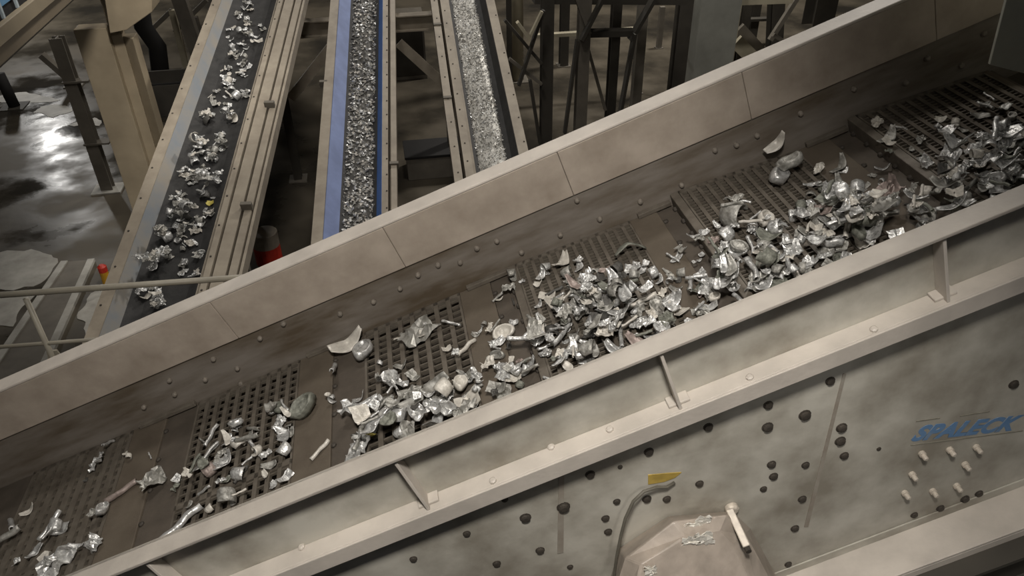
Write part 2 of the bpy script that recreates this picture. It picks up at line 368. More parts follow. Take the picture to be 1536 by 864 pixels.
# crinkled film on the cover's top edge
def film(name, pix, v0, seed, parent):
    rnd = random.Random(seed); b = MB(); grid = []
    nx, ny = 10, 6
    for j in range(ny + 1):
        for i in range(nx + 1):
            s, t = i / nx, j / ny
            x = (1 - t) * ((1 - s) * pix[0][0] + s * pix[1][0]) + t * ((1 - s) * pix[3][0] + s * pix[2][0])
            y = (1 - t) * ((1 - s) * pix[0][1] + s * pix[1][1]) + t * ((1 - s) * pix[3][1] + s * pix[2][1])
            x += rnd.uniform(-4, 4); y += rnd.uniform(-3, 3)
            p = m_v(x, y, v0 - rnd.uniform(0, .009)); grid.append(p)
    fs = [(j * (nx + 1) + i, j * (nx + 1) + i + 1, (j + 1) * (nx + 1) + i + 1, (j + 1) * (nx + 1) + i) for j in range(ny) for i in range(nx) if rnd.random() > .06]
    b.add(grid, fs); o = b.build(name, M['film'], parent); o['label'] = 'torn crinkled bright film'
    sm = o.modifiers.new('solid', 'SOLIDIFY'); sm.thickness = 0.002
    return o
film('film_scrap', ((1012, 792), (1062, 772), (1068, 782), (1016, 802)), -0.112, 3, mc)
film('film_scrap', ((1030, 806), (1066, 798), (1072, 816), (1022, 818)), -0.165, 5, mc)
film('film_scrap', ((968, 852), (984, 848), (982, 862), (970, 864)), -0.222, 4, mc)
p, q2 = m_v(1094, 764, -0.06), m_v(1120, 820, -0.2)
b = MB(); b.bar(p, q2, 0.03, 0.02); b.lathe(m_v(1096, 760, -.012), (0, -1, 0), [(0.03, 0), (0.03, .02), (.02, .028)], 10); b.build('lever', M['bolt_light'], VS, 0.004)
b = MB(); b.lathe(m_v(1121, 823, -.2), (0, -1, 0), [(0.012, -0.02), (0.012, .015)], 8); b.build('lever_pin', M['bolt_dark'], VS)

# --- deck
PAN = [(-3.24, -2.60, .064, .056, 0.0), (-2.19, -1.56, .066, .052, 0.0), (-1.17, -0.60, .070, .050, 0.0), (-0.26, 0.39, .046, .026, .03), (0.68, 1.33, .052, .028, .055), (1.66, 2.34, .054, .028, .06)]
def deck_h(u):
    for u0, u1, _, _, e in PAN:
        if u0 - .05 <= u <= u1: return 0.02 + e * max(0, (u1 - u) / (u1 - u0))
    return 0.0
b = MB(); b.box((UL, 0.0, -0.09), (UR, VF, -0.075)); b.build('under_pan', M['void'], VS)
b = MB()
for k in range(9): b.box((-4.4 + k * .95, 0.0, -0.3), (-4.3 + k * .95, VF, -0.095))
b.build('cross_member', M['void'], VS)
for idx, (u0, u1, pu, pv, e) in enumerate(PAN):
    b = MB(); c = MB()
    sl = -e / (u1 - u0)
    top = lambda u: 0.02 + e + sl * (u - u0)
    nu = max(3, round((u1 - u0) / pu)); du = (u1 - u0) / nu
    sw = du * (.36 if e == 0 else .40)
    small = idx == 0
    if small: sw = du * .62
    def slab(mb, ua, ub, va, vb, t, dz=0.0):
        za, zb = top(ua) + dz, top(ub) + dz
        mb.add([(ua, va, za - t), (ub, va, zb - t), (ub, vb, zb - t), (ua, vb, za - t), (ua, va, za), (ub, va, zb), (ub, vb, zb), (ua, vb, za)],
               [(0, 3, 2, 1), (4, 5, 6, 7), (0, 1, 5, 4), (1, 2, 6, 5), (2, 3, 7, 6), (3, 0, 4, 7)])
    for i in range(nu + 1):
        uc = u0 + du * i
        slab(b, max(u0, uc - sw / 2), min(u1, uc + sw / 2), 0.0, VF - .005, 0.022)
    slab(b, u0, u1, VF * .49, VF * .51, 0.022); slab(b, u0, u1, VF - .03, VF - .005, 0.022); slab(b, u0, u1, 0, .03, 0.022)
    nv = round(VF / pv)
    for j in range(1, nv):
        v = VF * j / nv
        wv = (.010 if e == 0 else .008) if not small else .024
        slab(c, u0, u1, v - wv / 2, v + wv / 2, 0.012, -0.006)
    sp = b.build('screen_panel', M['mesh'], VS)
    c.build('wire_grating', M['wire'], sp)
    if e > 0:
        d = MB(); d.box((u0 - .045, 0, -0.02), (u0 - .001, VF - .005, 0.02 + e)); d.build('edge_bar', M['mesh'], sp, 0.004)
        for k in range(12):
            vv = VF * (k + .5) / 12
            d = MB(); d.lathe((u0 - .045, vv, 0.015), (-1, 0, 0), [(0.014, 0), (0.014, .012), (.008, .016)], 8); d.build('edge_bolt', M['bolt_dark'], sp)
edges = [(UL, PAN[0][0])] + [(PAN[i][1], PAN[i + 1][0]) for i in range(5)] + [(PAN[5][1], UR)]
for i, (a, c) in enumerate(edges):
    if i == 6: c = a + .05
    if i == 0: a0_, mid = a, c - .5
    else: mid = a + (c - a) * .52
    b = MB(); b.box((a, 0, -.03), (mid, VF - .003, 0.018)); b.build('rubber_flap', M['rubber'], VS, 0.004)
    end = c - (.046 if 3 <= i <= 5 and PAN[i][4] > 0 else 0) if i < 6 else c
    b = MB(); b.box((mid, 0, -.035), (end, VF - .003, 0.006)); rp = b.build('rubber_plate', M['rubber2'], VS, 0.003)
    if i > 0 and i < 6:
        for k in range(7):
            vv = VF * (k + .6) / 7.2
            d = MB(); d.lathe((mid + .012, vv, 0.006), (0, 0, 1), [(0.015, 0), (0.015, .008), (.008, .014)], 8); d.build('plate_bolt', M['bolt_dark'], rp)
    if 0 < i < 6:
        d = MB(); d.box((a + .05, VF - .028, 0.02), (end - .01, VF - .0, 0.045)); d.build('clamp_bar', M['mesh'], VS, 0.003)
# dark discharge opening at the low end, hood at the feed end
# ------------------------------------------------------------------ feed hood (separate, above the deck)
T = thing('feed_hood', 'grey sheet metal feed hood hanging over the top end of the screen', 'hood', MM)
h0 = m_v(1485, 97, 1.0); h1 = m_v(1536, 110, 1.0); h2 = m_v(1510, 0, 1.0)
ux = (h1 - h0).normalized(); uz = (h2 - h0).normalized()
def hq(a, c, v): 
    p = h0 + ux * a + uz * c; return (p.x, v, p.z)
b = MB(); b.add([hq(0, 0, 1.0), hq(1.4, 0, 1.0), hq(1.4, 2.5, 1.0), hq(0, 2.5, 1.0), hq(0, 0, 1.015), hq(1.4, 0, 1.015), hq(1.4, 2.5, 1.015), hq(0, 2.5, 1.015)],
               [(0, 3, 2, 1), (4, 5, 6, 7), (0, 1, 5, 4), (1, 2, 6, 5), (2, 3, 7, 6), (3, 0, 4, 7)]); b.build('front_sheet', M['hood'], T, 0.002)
b = MB(); b.box((.68, -V0 - .1, H + .5), (3.2, VF + .25, H + 1.1)); b.build('hood_shade_box', M['hood'], T, 0.004)  # unseen box, added to keep the work light off the upper deck
for uu in (1.3, 3.0):
    p = MM @ Vector((uu, VF + .1, H + 1.1)); b = MB(); b.bar((uu, VF + .1, H + 1.08), MI @ Vector((p.x, p.y, 14.0)), .06, .06); b.build('hanger', M['steel_mid'], T)
# ------------------------------------------------------------------ machine stand
T = thing('machine_stand', 'dark steel support beam under the foot of the vibrating screen', 'support frame', MM)
for vv, nm in ((-0.2, 'n'), (VF + .05, 'f')):
    b = MB(); b.ibeam((UL + .2, vv, WB - .21), (UR - .2, vv, WB - .21), 0.16, 0.28, (0, 0, 1)); b.build('beam', M['steel_dark'], T)
    for uu in ((-4.0, -1.0, 2.6) if nm == 'n' else (-2.6, .2, 2.6)):
        p = MM @ Vector((uu, vv, WB - .38)); q = Vector((p.x, p.y, 0))
        b = MB(); b.ibeam(MI @ p, MI @ q, 0.16, 0.16, (0, 1, 0)); b.build('leg', M['steel_dark'], T)
b = MB(); b.tube([(-1.0, -.31, WB - .33), (UR - .2, -.31, WB - .33)], .02, 8); b.build('pipe', M['cable'], T)
T = thing('walkway_plate', 'pale grey walkway plate in the corner below the screen base', 'walkway', MM)
wp = m_w(1500, 850, WB - .55)
b = MB(); b.box((wp.x - .12, -1.6, WB - .6), (wp.x + 2.0, -.37, WB - .57)); b.build('deck_plate', M['panel_grey'], T, 0.004)
b = MB(); b.box((wp.x - .12, -.39, WB - .72), (wp.x + 2.0, -.37, WB - .6)); b.build('edge_plate', M['steel_dark'], T)
for uu in (.3, 1.6):
    p = MM @ Vector((wp.x + uu, -1.0, WB - .6)); q = Vector((p.x, p.y, 0))
    b = MB(); b.bar(MI @ p, MI @ q, .1, .1); b.build('leg', M['steel_dark'], T)

# ------------------------------------------------------------------ conveyors
def conveyor(name, label, px, py, depth, az, el, lo, hi, spec):
    P = EYE + ray(px, py) * depth
    a, e = math.radians(az), math.radians(el)
    Y = Vector((math.sin(a) * math.cos(e), math.cos(a) * math.cos(e), math.sin(e)))
    X = Vector((math.cos(a), -math.sin(a), 0)); Zn = X.cross(Y)
    mx = Matrix(((X.x, Y.x, Zn.x, P.x), (X.y, Y.y, Zn.y, P.y), (X.z, Y.z, Zn.z, P.z), (0, 0, 0, 1)))
    o = thing(name, label, 'conveyor', mx)
    bw = spec['belt']
    b = MB()
    b.prism([(-bw - .06, lo, .05), (-bw * .6, lo, 0), (bw * .6, lo, 0), (bw + .06, lo, .05), (bw + .06, lo, .04), (bw * .6, lo, -.012), (-bw * .6, lo, -.012), (-bw - .06, lo, .04)], (0, hi - lo, 0))
    b.build('belt', M['belt'], o)
    for nm, sec, m in spec['bars']:
        b = MB(); b.prism([(x, lo, z) for x, z in sec], (0, hi - lo, 0)); b.build(nm, M[m], o)
    for x, z, st, nm in spec.get('dots', ()):
        b = MB(); t = lo + .2
        while t < hi:
            b.lathe((x, t, z), (0, 0, 1), [(0.012, -.002), (0.012, .006), (.006, .009)], 6); t += st
        b.build('rivet_row', M['bolt_dark'], o)
    # idler rollers and under-frame
    for k in range(int((hi - lo) / 1.2)):
        t = lo + .4 + k * 1.2
        b = MB(); b.tube([(-bw, t, -.07), (bw, t, -.07)], .05, 10); b.build('roller', M['steel_mid'], o)
    for t in spec['legs']:
        for s in (-1, 1):
            p = mx @ Vector((s * (bw + .12), t, -.15)); q = Vector((p.x, p.y, 0))
            b = MB(); b.bar(mx.inverted() @ p, mx.inverted() @ q, .1, .1, mx.inverted().to_3x3() @ Vector((0, 1, 0))); lg = b.build('leg', M['steel_mid'], o)
            b = MB(); b.box((q.x - .12, q.y - .12, 0), (q.x + .12, q.y + .12, .02)); b.v = [mx.inverted() @ v for v in b.v]; b.build('foot_plate', M['steel_mid'], lg)
    return o, mx, P

def rect(x0, x1, z0, z1): return [(x0, z0), (x1, z0), (x1, z1), (x0, z1)]
LSPEC = dict(belt=.325, legs=(.9,), bars=[
    ('side_stringer', rect(-.56, -.43, -.14, .16), 'frame'), ('skirt', [(-.43, .16), (-.345, .02), (-.335, .03), (-.42, .172)], 'skirt_grey'),
    ('skirt', [(.32, .03), (.345, .03), (.375, .15), (.35, .15)], 'frame'), ('side_stringer', rect(.355, .44, -.14, .15), 'frame'),
    ('cable_tray', rect(.46, .585, -.02, .13), 'frame'), ('side_rail', rect(.61, .69, .02, .12), 'frame'), ('side_rail', rect(.705, .735, -.04, .10), 'frame')],
    dots=((-.52, .16, .5, 0), (.40, .15, .45, 0)))
LC, LM, LP = conveyor('conveyor', 'inclined conveyor with black belt carrying scattered crumpled cans beside beige column', 256.5, 424, 7.9, 6.718, 14.56, -3.6, 13, LSPEC)
MSPEC = dict(belt=.22, legs=(-.5,), bars=[
    ('side_stringer', rect(-.52, -.385, -.14, .20), 'frame'), ('skirt', [(-.385, .20), (-.235, .02), (-.225, .03), (-.375, .212)], 'blue_pale'),
    ('skirt', [(.225, .02), (.31, .19), (.32, .19), (.235, .02)], 'blue'), ('side_stringer', rect(.315, .395, -.14, .20), 'frame'), ('side_rail', rect(.43, .505, .06, .17), 'frame')],
    dots=((.38, .20, .3, 0),))
MC_, MMx, MP = conveyor('conveyor', 'inclined conveyor with blue skirts and a dense bed of bright shredded flakes', 537, 340, 9.8, 3.98, 16.91, -4.6, 13, MSPEC)
RSPEC = dict(belt=.24, legs=(-1.0,), bars=[
    ('side_rail', rect(-.54, -.43, .02, .18), 'frame'), ('side_stringer', rect(-.39, -.285, -.14, .18), 'frame'), ('skirt', [(-.285, .18), (-.25, .15), (-.24, .03), (-.285, .03)], 'frame'),
    ('skirt', [(.25, .02), (.33, .16), (.34, .16), (.27, .02)], 'belt'), ('side_stringer', rect(.335, .47, -.14, .18), 'frame')],
    dots=((-.48, .18, .5, 0), (-.34, .18, .35, 0), (.44, .18, .5, 0)))
RC, RMx, RP = conveyor('conveyor', 'inclined conveyor with black skirt and finest glittering granulate beside the dark trestles', 735, 224, 10.5, 1.669, 16.39, -4.8, 13, RSPEC)
for o, mx, xs in ((LC, LM, (.64, .62)), (MC_, MMx, (.47, -.53)), (RC, RMx, (-.485, -.485))):
    for t, x in zip((.9, 2.7), xs):
        b = MB(); b.box((x - .06, t, .10), (x + .06, t + .05, .2)); b.build('cable_clamp', M['steel_mid'], o, 0.005)

# support trestle under the middle conveyor
Yt = 13.4
T = thing('support_trestle', 'grey cross beam trestle with knee braces beneath the blue-skirted conveyor', 'trestle', loc=on_z(448, 268))
L_ = lambda p: Vector(p) - T.location
zb = on_y(468, 42, Yt).z
xl, xr = on_z(448, 268).x, on_y(668, 130, Yt).x + .05
b = MB(); b.ibeam(L_((xl, Yt, zb)), L_((xr, Yt, zb)), .22, .24); b.build('cross_beam', M['frame'], T)
for x in (xl, xr):
    b = MB(); b.ibeam(L_((x, Yt, 0)), L_((x, Yt, zb - .12)), .14, .14, (0, 1, 0)); pst = b.build('post', M['steel_dark'], T)
    b = MB(); b.box(L_((x - .16, Yt - .16, 0)), L_((x + .16, Yt + .16, .025))); b.build('base_plate', M['steel_mid'], pst)
for (a, c) in (((503, 62), (436, 148)), ((598, 64), (668, 128))):
    b = MB(); b.bar(L_(on_y(*a, Yt - .12)), L_(on_y(*c, Yt - .12)), .04, .16, (0, 0, 1)); b.build('knee_brace', M['frame'], T)

# post with a red and white impact guard
g = on_z(405, 392)
T = thing('guarded_post', 'dark leaning pipe standing in a white and red impact guard', 'post', loc=g)
b = MB(); b.tube([(-.05, .1, .02), (-.28, .35, 1.5)], .06, 12); b.build('pipe', M['steel_dark'], T, smooth=True)
b = MB(); b.lathe((0, 0, .3), (0, 0, 1), [(.2, 0), (.2, .22), (.18, .23)], 20); b.build('guard', M['white_paint'], T)
b = MB(); b.lathe((0, 0, 0), (0, 0, 1), [(.2, 0), (.2, .3)], 20); b.build('guard_band', M['red'], T)
# bollard
g = on_z(166, 436)
T = thing('bollard', 'small yellow bollard with a red top on the wet floor', 'bollard', loc=g)
b = MB(); b.lathe((0, 0, 0), (0, 0, 1), [(.075, 0), (.06, .3), (.06, .34)], 14); b.build('post', M['yellow_paint'], T, smooth=False)
b = MB(); b.lathe((0, 0, .34), (0, 0, 1), [(.062, 0), (.062, .08), (.03, .11)], 14); b.build('cap', M['red'], T)

# handrail of the walkway beyond the screen
Yr = 4.25
a, c = on_y(-60, 447, Yr), on_y(430, 411, Yr)
T = thing('handrail', 'grey tubular handrail in front of the wet floor', 'handrail', loc=Vector((a.x, Yr, 0)))
L_ = lambda p: Vector(p) - T.location
b = MB(); b.tube([L_(a), L_(c)], .019, 12); b.build('top_rail', M['rail'], T, smooth=True)
a2, c2 = on_y(-60, 525, Yr), on_y(300, 497, Yr)
b = MB(); b.tube([L_(a2), L_(c2)], .013, 10); b.build('middle_rail', M['rail'], T, smooth=True)
pt = on_y(39, 448, Yr)
for x in (pt.x, pt.x + 1.35):
    zt = pt.z + (c.z - a.z) / (c.x - a.x) * (x - pt.x)
    b = MB(); b.tube([L_((x, Yr, zt)), L_((x, Yr, 2.2))], .017, 10); po = b.build('post', M['rail'], T, smooth=True)
    b = MB(); b.prism([L_((x - .03, Yr + .02, zt - .42)), L_((x + .03, Yr + .02, zt - .42)), L_((x + .15, Yr + .02, zt - .9)), L_((x - .12, Yr + .02, zt - .9))], (0, .012, 0)); b.build('gusset', M['rail'], po)
b = MB(); b.box(L_((a.x, Yr - .5, 2.1)), L_((1.0, Yr + .05, 2.2))); b.build('walkway_floor', M['steel_dark'], T)
for x in (-1.6, .75):
    b = MB(); b.bar(L_((x, Yr - .2, 0)), L_((x, Yr - .2, 2.1)), .1, .1); b.build('walkway_leg', M['steel_dark'], T)

# ------------------------------------------------------------------ beige column and gallery, thin post
Yc = 11.0
cl, cr_ = on_y(205, 335, Yc).x, on_y(248, 227, Yc).x
T = thing('steel_column', 'tall beige steel column with a bracket head beside the black belt conveyor', 'column', loc=Vector(((cl + cr_) / 2, Yc, 0)))
L_ = lambda p: Vector(p) - T.location
zt = on_y(110, 45, Yc).z
W = cr_ - cl
b = MB(); b.box(L_((cl, Yc, 0)), L_((cl + W * .58, Yc + .25, zt))); b.build('front_flange', M['beige'], T, 0.006)
b = MB(); b.box(L_((cl + W * .58, Yc + .1, 0)), L_((cl + W * .78, Yc + .25, zt + .4))); b.build('web_plate', M['beige'], T, 0.006)
b = MB(); b.prism([L_((cl + W * .78, Yc + .12, 0)), L_((cr_, Yc - .02, 0)), L_((cr_, Yc + .25, 0)), L_((cl + W * .78, Yc + .25, 0))], (0, 0, zt - .15)); b.build('side_flange', M['beige'], T, 0.006)
hd = [on_y(x, y, Yc - .2) for x, y in ((148, -60), (228, -60), (228, 18), (190, 45), (165, 50))]
b = MB(); b.prism([L_(p) for p in hd], (0, .5, 0)); b.build('bracket', M['beige'], T, 0.008)
f0 = on_z(163, 284)
T = thing('thin_post', 'thin grey steel post on the wet floor behind the beige column', 'post', loc=f0)
hz = on_y(100, 55, f0.y).z
b = MB(); b.ibeam((0, 0, .02), (0, 0, hz), .2, .16, (0, 1, 0)); b.build('post', M['steel_mid'], T)
b = MB(); b.box((-.25, -.2, 0), (.25, .2, .025)); b.build('base_plate', M['dry_patch'], T)
b = MB(); b.box((-.12, -.12, 2.0), (.3, .12, 2.03)); b.build('clip', M['steel_mid'], T)
b = MB(); b.box((-.12, -.12, .9), (.3, .12, .93)); b.build('clip', M['steel_mid'], T)
# gallery at upper corner
gx = -3.08; gz = CAMZ - 2.06
T = thing('gallery', 'blue sided conveyor gallery with pale ribs on a beige beam overhead', 'gallery', loc=Vector((gx, 7, gz + .2)))
y0, y1 = -2.2, 3.72
gz += .2
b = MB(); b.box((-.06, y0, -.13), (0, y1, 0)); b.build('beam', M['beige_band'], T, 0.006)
b = MB(); b.box((-.14, y0, -.28), (-.05, y1, -.13)); b.build('lower_channel', M['beige_shaded'], T, 0.006)
b = MB(); b.box((-.9, y0, -.36), (-.15, y1, -.13)); b.build('belly', M['steel_dark'], T, 0.006)
b = MB(); b.box((-.10, y0, .08), (-.07, y1, .95)); b.build('side_panel', M['blue_wall'], T)
b = MB(); b.box((-.12, y0, -.13), (-.09, y1, .08)); b.build('slot_strip', M['black'], T)
for k in range(17):
    yy = y0 + .2 + k * .34
    b = MB(); b.box((-.07, yy, 0), (-.05, yy + .035, .95)); b.build('rib', M['white_rib'], T)
b = MB(); b.bar((-.7, -2.0, -.36), (-.7, -2.0, -gz), .16, .16); b.build('leg', M['steel_dark'], T)
# short dark stub and leaning pipe on the floor near the gallery
g = on_z(22, 160)
T = thing('floor_stub', 'short dark pipe stub standing on the wet floor under the gallery', 'pipe stub', loc=g)
b = MB(); b.tube([(0, 0, 0), (-.06, 0, .75)], .12, 14); b.build('pipe', M['black'], T, smooth=True)
b = MB(); b.box((-.25, -.25, 0), (.25, .25, .02)); b.build('base_plate', M['steel_dark'], T)
p0, p1 = on_z(112, 128), on_y(62, 82, on_z(112, 128).y)
T = thing('leaning_strut', 'grey strut leaning over the floor behind the thin post', 'strut', loc=p0)
b = MB(); b.bar((0, 0, .06), p1 - p0, .2, .12); b.build('bar', M['steel_mid'], T)
b = MB(); b.box((-.2, -.2, 0), (.2, .2, .03)); b.build('foot_plate', M['steel_mid'], T)

# ------------------------------------------------------------------ background steelwork
def frame_thing(name, label, cat, px, py):
    return thing(name, label, cat, loc=on_z(px, py))
def put_bar(T, nm, p, q, w, t, m, kind='bar', up=(0, 1, 0)):
    p, q = Vector(p) - T.location, Vector(q) - T.location
    b = MB()
    if kind == 'bar': b.bar(p, q, w, t, up)
    else: b.ibeam(p, q, w, t, up)
    return b.build(nm, M[m], T)
def put_post(T, px, py, qx, qy, w, m, kind='ibeam', foot=True):
    p = on_z(px, py); q = on_y(qx, qy, p.y)
    if abs(q.x - p.x) < .25: q.x = p.x
    o = put_bar(T, 'post', p, q, w, w, m, kind)
    if foot:
        b = MB(); c = p - T.location; b.box((c.x - w * .8, c.y - w * .8, 0), (c.x + w * .8, c.y + w * .8, .02)); b.build('base_plate', M['steel_mid'], o)
    return o
def put(T, nm, a, c, Y, w, t, m): return put_bar(T, nm, on_y(*a, Y), on_y(*c, Y), w, t, m)
Yp = on_z(868, 235).y
T = frame_thing('braced_trestle', 'dark braced steel trestle row just beyond the granulate conveyor and far screen wall', 'trestle', 868, 235)
put_post(T, 818, 240, 822, -30, .2, 'steel_dark')
put_post(T, 868, 235, 872, -30, .2, 'steel_mid')
put_post(T, 913, 200, 918, -30, .17, 'steel_dark')
put_post(T, 950, 190, 964, -30, .18, 'steel_mid', 'bar')
put(T, 'brace', (908, -10), (872, 60), Yp - .2, .06, .14, 'steel_dark')
put(T, 'brace', (862, -10), (884, 50), Yp - .1, .06, .12, 'steel_mid')
put(T, 'brace', (877, 55), (908, 165), Yp + .4, .05, .07, 'steel_mid')
put(T, 'brace', (985, -10), (945, 60), Yp, .06, .2, 'steel_dark')
put(T, 'brace', (866, 60), (847, 200), Yp - .1, .05, .12, 'steel_dark')
put(T, 'brace', (952, 50), (930, 170), Yp - .1, .05, .16, 'steel_dark')
put(T, 'brace', (757, 30), (812, 95), Yp - .3, .05, .09, 'steel_dark')
put(T, 'brace', (815, 15), (778, 128), Yp - .4, .05, .10, 'steel_dark')
put(T, 'brace', (764, 88), (812, 126), Yp - .3, .05, .09, 'steel_mid')
put(T, 'brace', (795, 120), (810, 215), Yp - .3, .05, .1, 'steel_dark')
o = put(T, 'gusset_bar', (776, 33), (794, 58), Yp - .5, .05, .12, 'steel_light'); o['label'] = 'pale lit gusset bar'
o = put(T, 'gusset_bar', (813, 17), (796, 52), Yp - .5, .04, .08, 'steel_light'); o['label'] = 'pale lit gusset bar'
put_bar(T, 'cross_beam', on_y(872, 50, Yp + .1), on_y(950, 48, Yp + .1), .1, .22, 'steel_dark')
put_bar(T, 'header_beam', on_y(800, -6, Yp + .4), on_y(1030, -4, Yp + .4), .2, .3, 'steel_dark')
T = frame_thing('guard_rail', 'pale lit guard rail on slender posts seen between the trestle posts', 'guard rail', 960, 140)
Yq = T.location.y
put_post(T, 960, 140, 966, 40, .07, 'steel_light', 'bar')
put_bar(T, 'rail', on_y(800, 54, Yq + .1), on_y(866, 50, Yq + .1), .07, .14, 'steel_light')
put_bar(T, 'rail', on_y(866, 50, Yq + .1), on_y(966, 41, Yq + .1), .05, .08, 'steel_light')
T = frame_thing('wide_post', 'wide black steel post beside the broad grey panelled column', 'post', 1008, 178)
put_post(T, 1008, 178, 1021, -30, .26, 'steel_dark', foot=False)
T = frame_thing('distant_post', 'short distant grey post seen beside the wide black post', 'post', 988, 72); put_post(T, 988, 72, 992, 10, .12, 'steel_mid', 'bar')
T = frame_thing('distant_post', 'distant dark post behind the first two posts of the braced trestle', 'post', 845, 98); put_post(T, 845, 98, 840, -30, .2, 'steel_dark')
T = frame_thing('round_post', 'pale round post behind the crossed braces of the trestle', 'post', 776, 120)
b = MB(); b.tube([(0, 0, 0), (0, 0, 6.5)], .15, 16); b.build('shaft', M['steel_light'], T, smooth=True)
b = MB(); b.box((-.25, -.25, 0), (.25, .25, .02)); b.build('base_plate', M['steel_mid'], T)
T = frame_thing('distant_post', 'thin dark post against the granulate conveyor side', 'post', 765, 140); put_post(T, 765, 140, 763, -30, .1, 'steel_dark')
T = frame_thing('panelled_column', 'broad grey panelled column beyond the far screen wall', 'column', 1050, 160)
put_post(T, 1050, 160, 1062, -40, .82, 'panel_grey', 'bar', foot=False)
b = MB(); b.box((-.43, -.43, 0), (.43, .43, .25)); b.build('plinth', M['steel_mid'], T, .01)
T = frame_thing('service_platform', 'pale edged service platform on dark posts beside the broad grey column', 'platform', 1102, 122)
put_post(T, 1090, 130, 1096, 0, .1, 'steel_light', 'bar')
put_post(T, 1102, 122, 1106, 0, .2, 'steel_dark')
put_post(T, 1125, 62, 1130, -20, .22, 'steel_dark')
put_post(T, 1160, 95, 1166, -30, .3, 'steel_dark')
put(T, 'rail', (1100, 30), (1158, 28), 19, .06, .2, 'steel_dark')
put(T, 'edge_beam', (1072, -3), (1190, -7), 15.2, .3, .08, 'steel_light')
put(T, 'chute_side', (1106, 45), (1146, 88), 16.3, .35, .1, 'steel_mid')
put(T, 'chute_side', (1104, 62), (1134, 92), 16.0, .3, .1, 'steel_light')
put(T, 'brace', (1200, -10), (1155, 60), 16.6, .1, .1, 'steel_mid')
put(T, 'brace', (1160, 52), (1185, 68), 15.8, .08, .06, 'steel_mid')
T = frame_thing('wide_post', 'wide dark post rising at the top edge of the far screen wall', 'post', 1225, 40); put_post(T, 1225, 40, 1235, -40, .6, 'steel_dark', foot=False)
# steelwork between gallery and black belt conveyor
T = frame_thing('pipe_support', 'grey support frame with slanting struts behind the black belt conveyor', 'support frame', 280, 102)
put_post(T, 280, 102, 254, 15, .14, 'steel_light', 'bar')
p_ = on_z(310, 118); put_bar(T, 'strut', p_, on_y(266, -12, p_.y), .3, .3, 'steel_mid')
Yl = T.location.y
put(T, 'brace', (230, 42), (258, 15), Yl, .1, .1, 'steel_mid')
put(T, 'brace', (262, 48), (310, 0), Yl + .1, .1, .1, 'steel_mid')
put(T, 'brace', (293, 25), (305, 70), Yl, .1, .12, 'steel_mid')
p0 = on_z(243, 128)
T = thing('dark_pipe', 'thick black pipe descending behind the beige column', 'pipe', loc=p0)
b = MB(); b.tube([Vector((0, 0, .02)), on_y(236, 70, p0.y) - p0, on_y(215, 40, p0.y) - p0, on_y(205, -20, p0.y) - p0], .2, 14); b.build('pipe', M['black'], T, smooth=True)
p0 = on_z(258, 165)
T = thing('dark_bin', 'dark open bin on the floor between column and black belt conveyor', 'bin', loc=p0)
b = MB(); b.box((-.6, -.4, 0), (.7, -.35, .7)); b.box((-.6, .55, 0), (.7, .6, .7)); b.box((-.6, -.35, 0), (-.55, .55, .7)); b.box((.65, -.35, 0), (.7, .55, .7)); b.box((-.55, -.35, 0), (.65, .55, .05)); b.build('body', M['steel_dark'], T, 0.01)
b = MB(); b.tube([(-.57, -.37, .7), (.67, -.37, .72), (.67, .57, .72)], .03, 8); b.build('rim', M['black'], T)
# low dark plant between conveyors
p0 = on_z(650, 268)
T = thing('dark_machine_box', 'low dark machine box on the floor between blue-skirted and granulate conveyors', 'machine box', loc=p0)
b = MB(); b.box((-.45, 0, 0), (.75, .7, .42)); b.build('body', M['steel_mid'], T, 0.01)
b = MB(); b.box((-.48, -.03, .42), (.78, .73, .47)); b.build('lid', M['black'], T, 0.008)
p0 = on_z(610, 120)
T = thing('dark_cabinet', 'dark tall cabinet standing on the floor beyond the trestle beam', 'cabinet', loc=p0)
b = MB(); b.box((-.3, 0, 0), (.5, .6, 1.5)); b.build('body', M['steel_mid'], T, 0.01)
b = MB(); b.box((-.26, -.02, .1), (.46, 0, 1.42)); b.build('door', M['steel_dark'], T, 0.01)

# ------------------------------------------------------------------ scrap shapes
def finish(bm, thick):
    if thick:
        bmesh.ops.recalc_face_normals(bm, faces=bm.faces)
        bmesh.ops.solidify(bm, geom=bm.faces[:], thickness=thick)
    bmesh.ops.recalc_face_normals(bm, faces=bm.faces)
    c = sum((v.co for v in bm.verts), Vector()) / len(bm.verts)
    zmin = min(v.co.z for v in bm.verts)
    r = max((Vector((v.co.x - c.x, v.co.y - c.y, 0))).length for v in bm.verts)
    for v in bm.verts: v.co = Vector(((v.co.x - c.x) / r, (v.co.y - c.y) / r, (v.co.z - zmin) / r))
    return bm
def grid_bm(nx, ny, fn):
    bm = bmesh.new(); vs = [[bm.verts.new(fn(i / nx, j / ny)) for i in range(nx + 1)] for j in range(ny + 1)]
    for j in range(ny):
        for i in range(nx): bm.faces.new((vs[j][i], vs[j][i + 1], vs[j + 1][i + 1], vs[j + 1][i]))
    return bm
def nz(p, s, seed): return noise.noise(Vector((p[0] * s + seed * 7.1, p[1] * s + seed * 3.3, seed * 1.7)))
def crumple(seed):
    rnd = random.Random(seed); asp = rnd.uniform(.5, .9); amp = rnd.uniform(.35, .6)
    def fn(s, t):
        x, y = (s - .5) * 2, (t - .5) * 2 * asp
        edge = 1 - .3 * abs(nz((s * 3, t * 3), 1.5, seed + 9))
        x *= edge; y *= edge
        z = amp * nz((x, y), 1.7, seed) + amp * .6 * abs(nz((x, y), 3.2, seed + 4)) + .25 * rnd.uniform(-.5, .5)
        return Vector((x + .25 * nz((y, x), 2.5, seed + 2), y + .25 * nz((x, y), 2.5, seed + 3), z))
    return finish(grid_bm(8, 7, fn), .05)
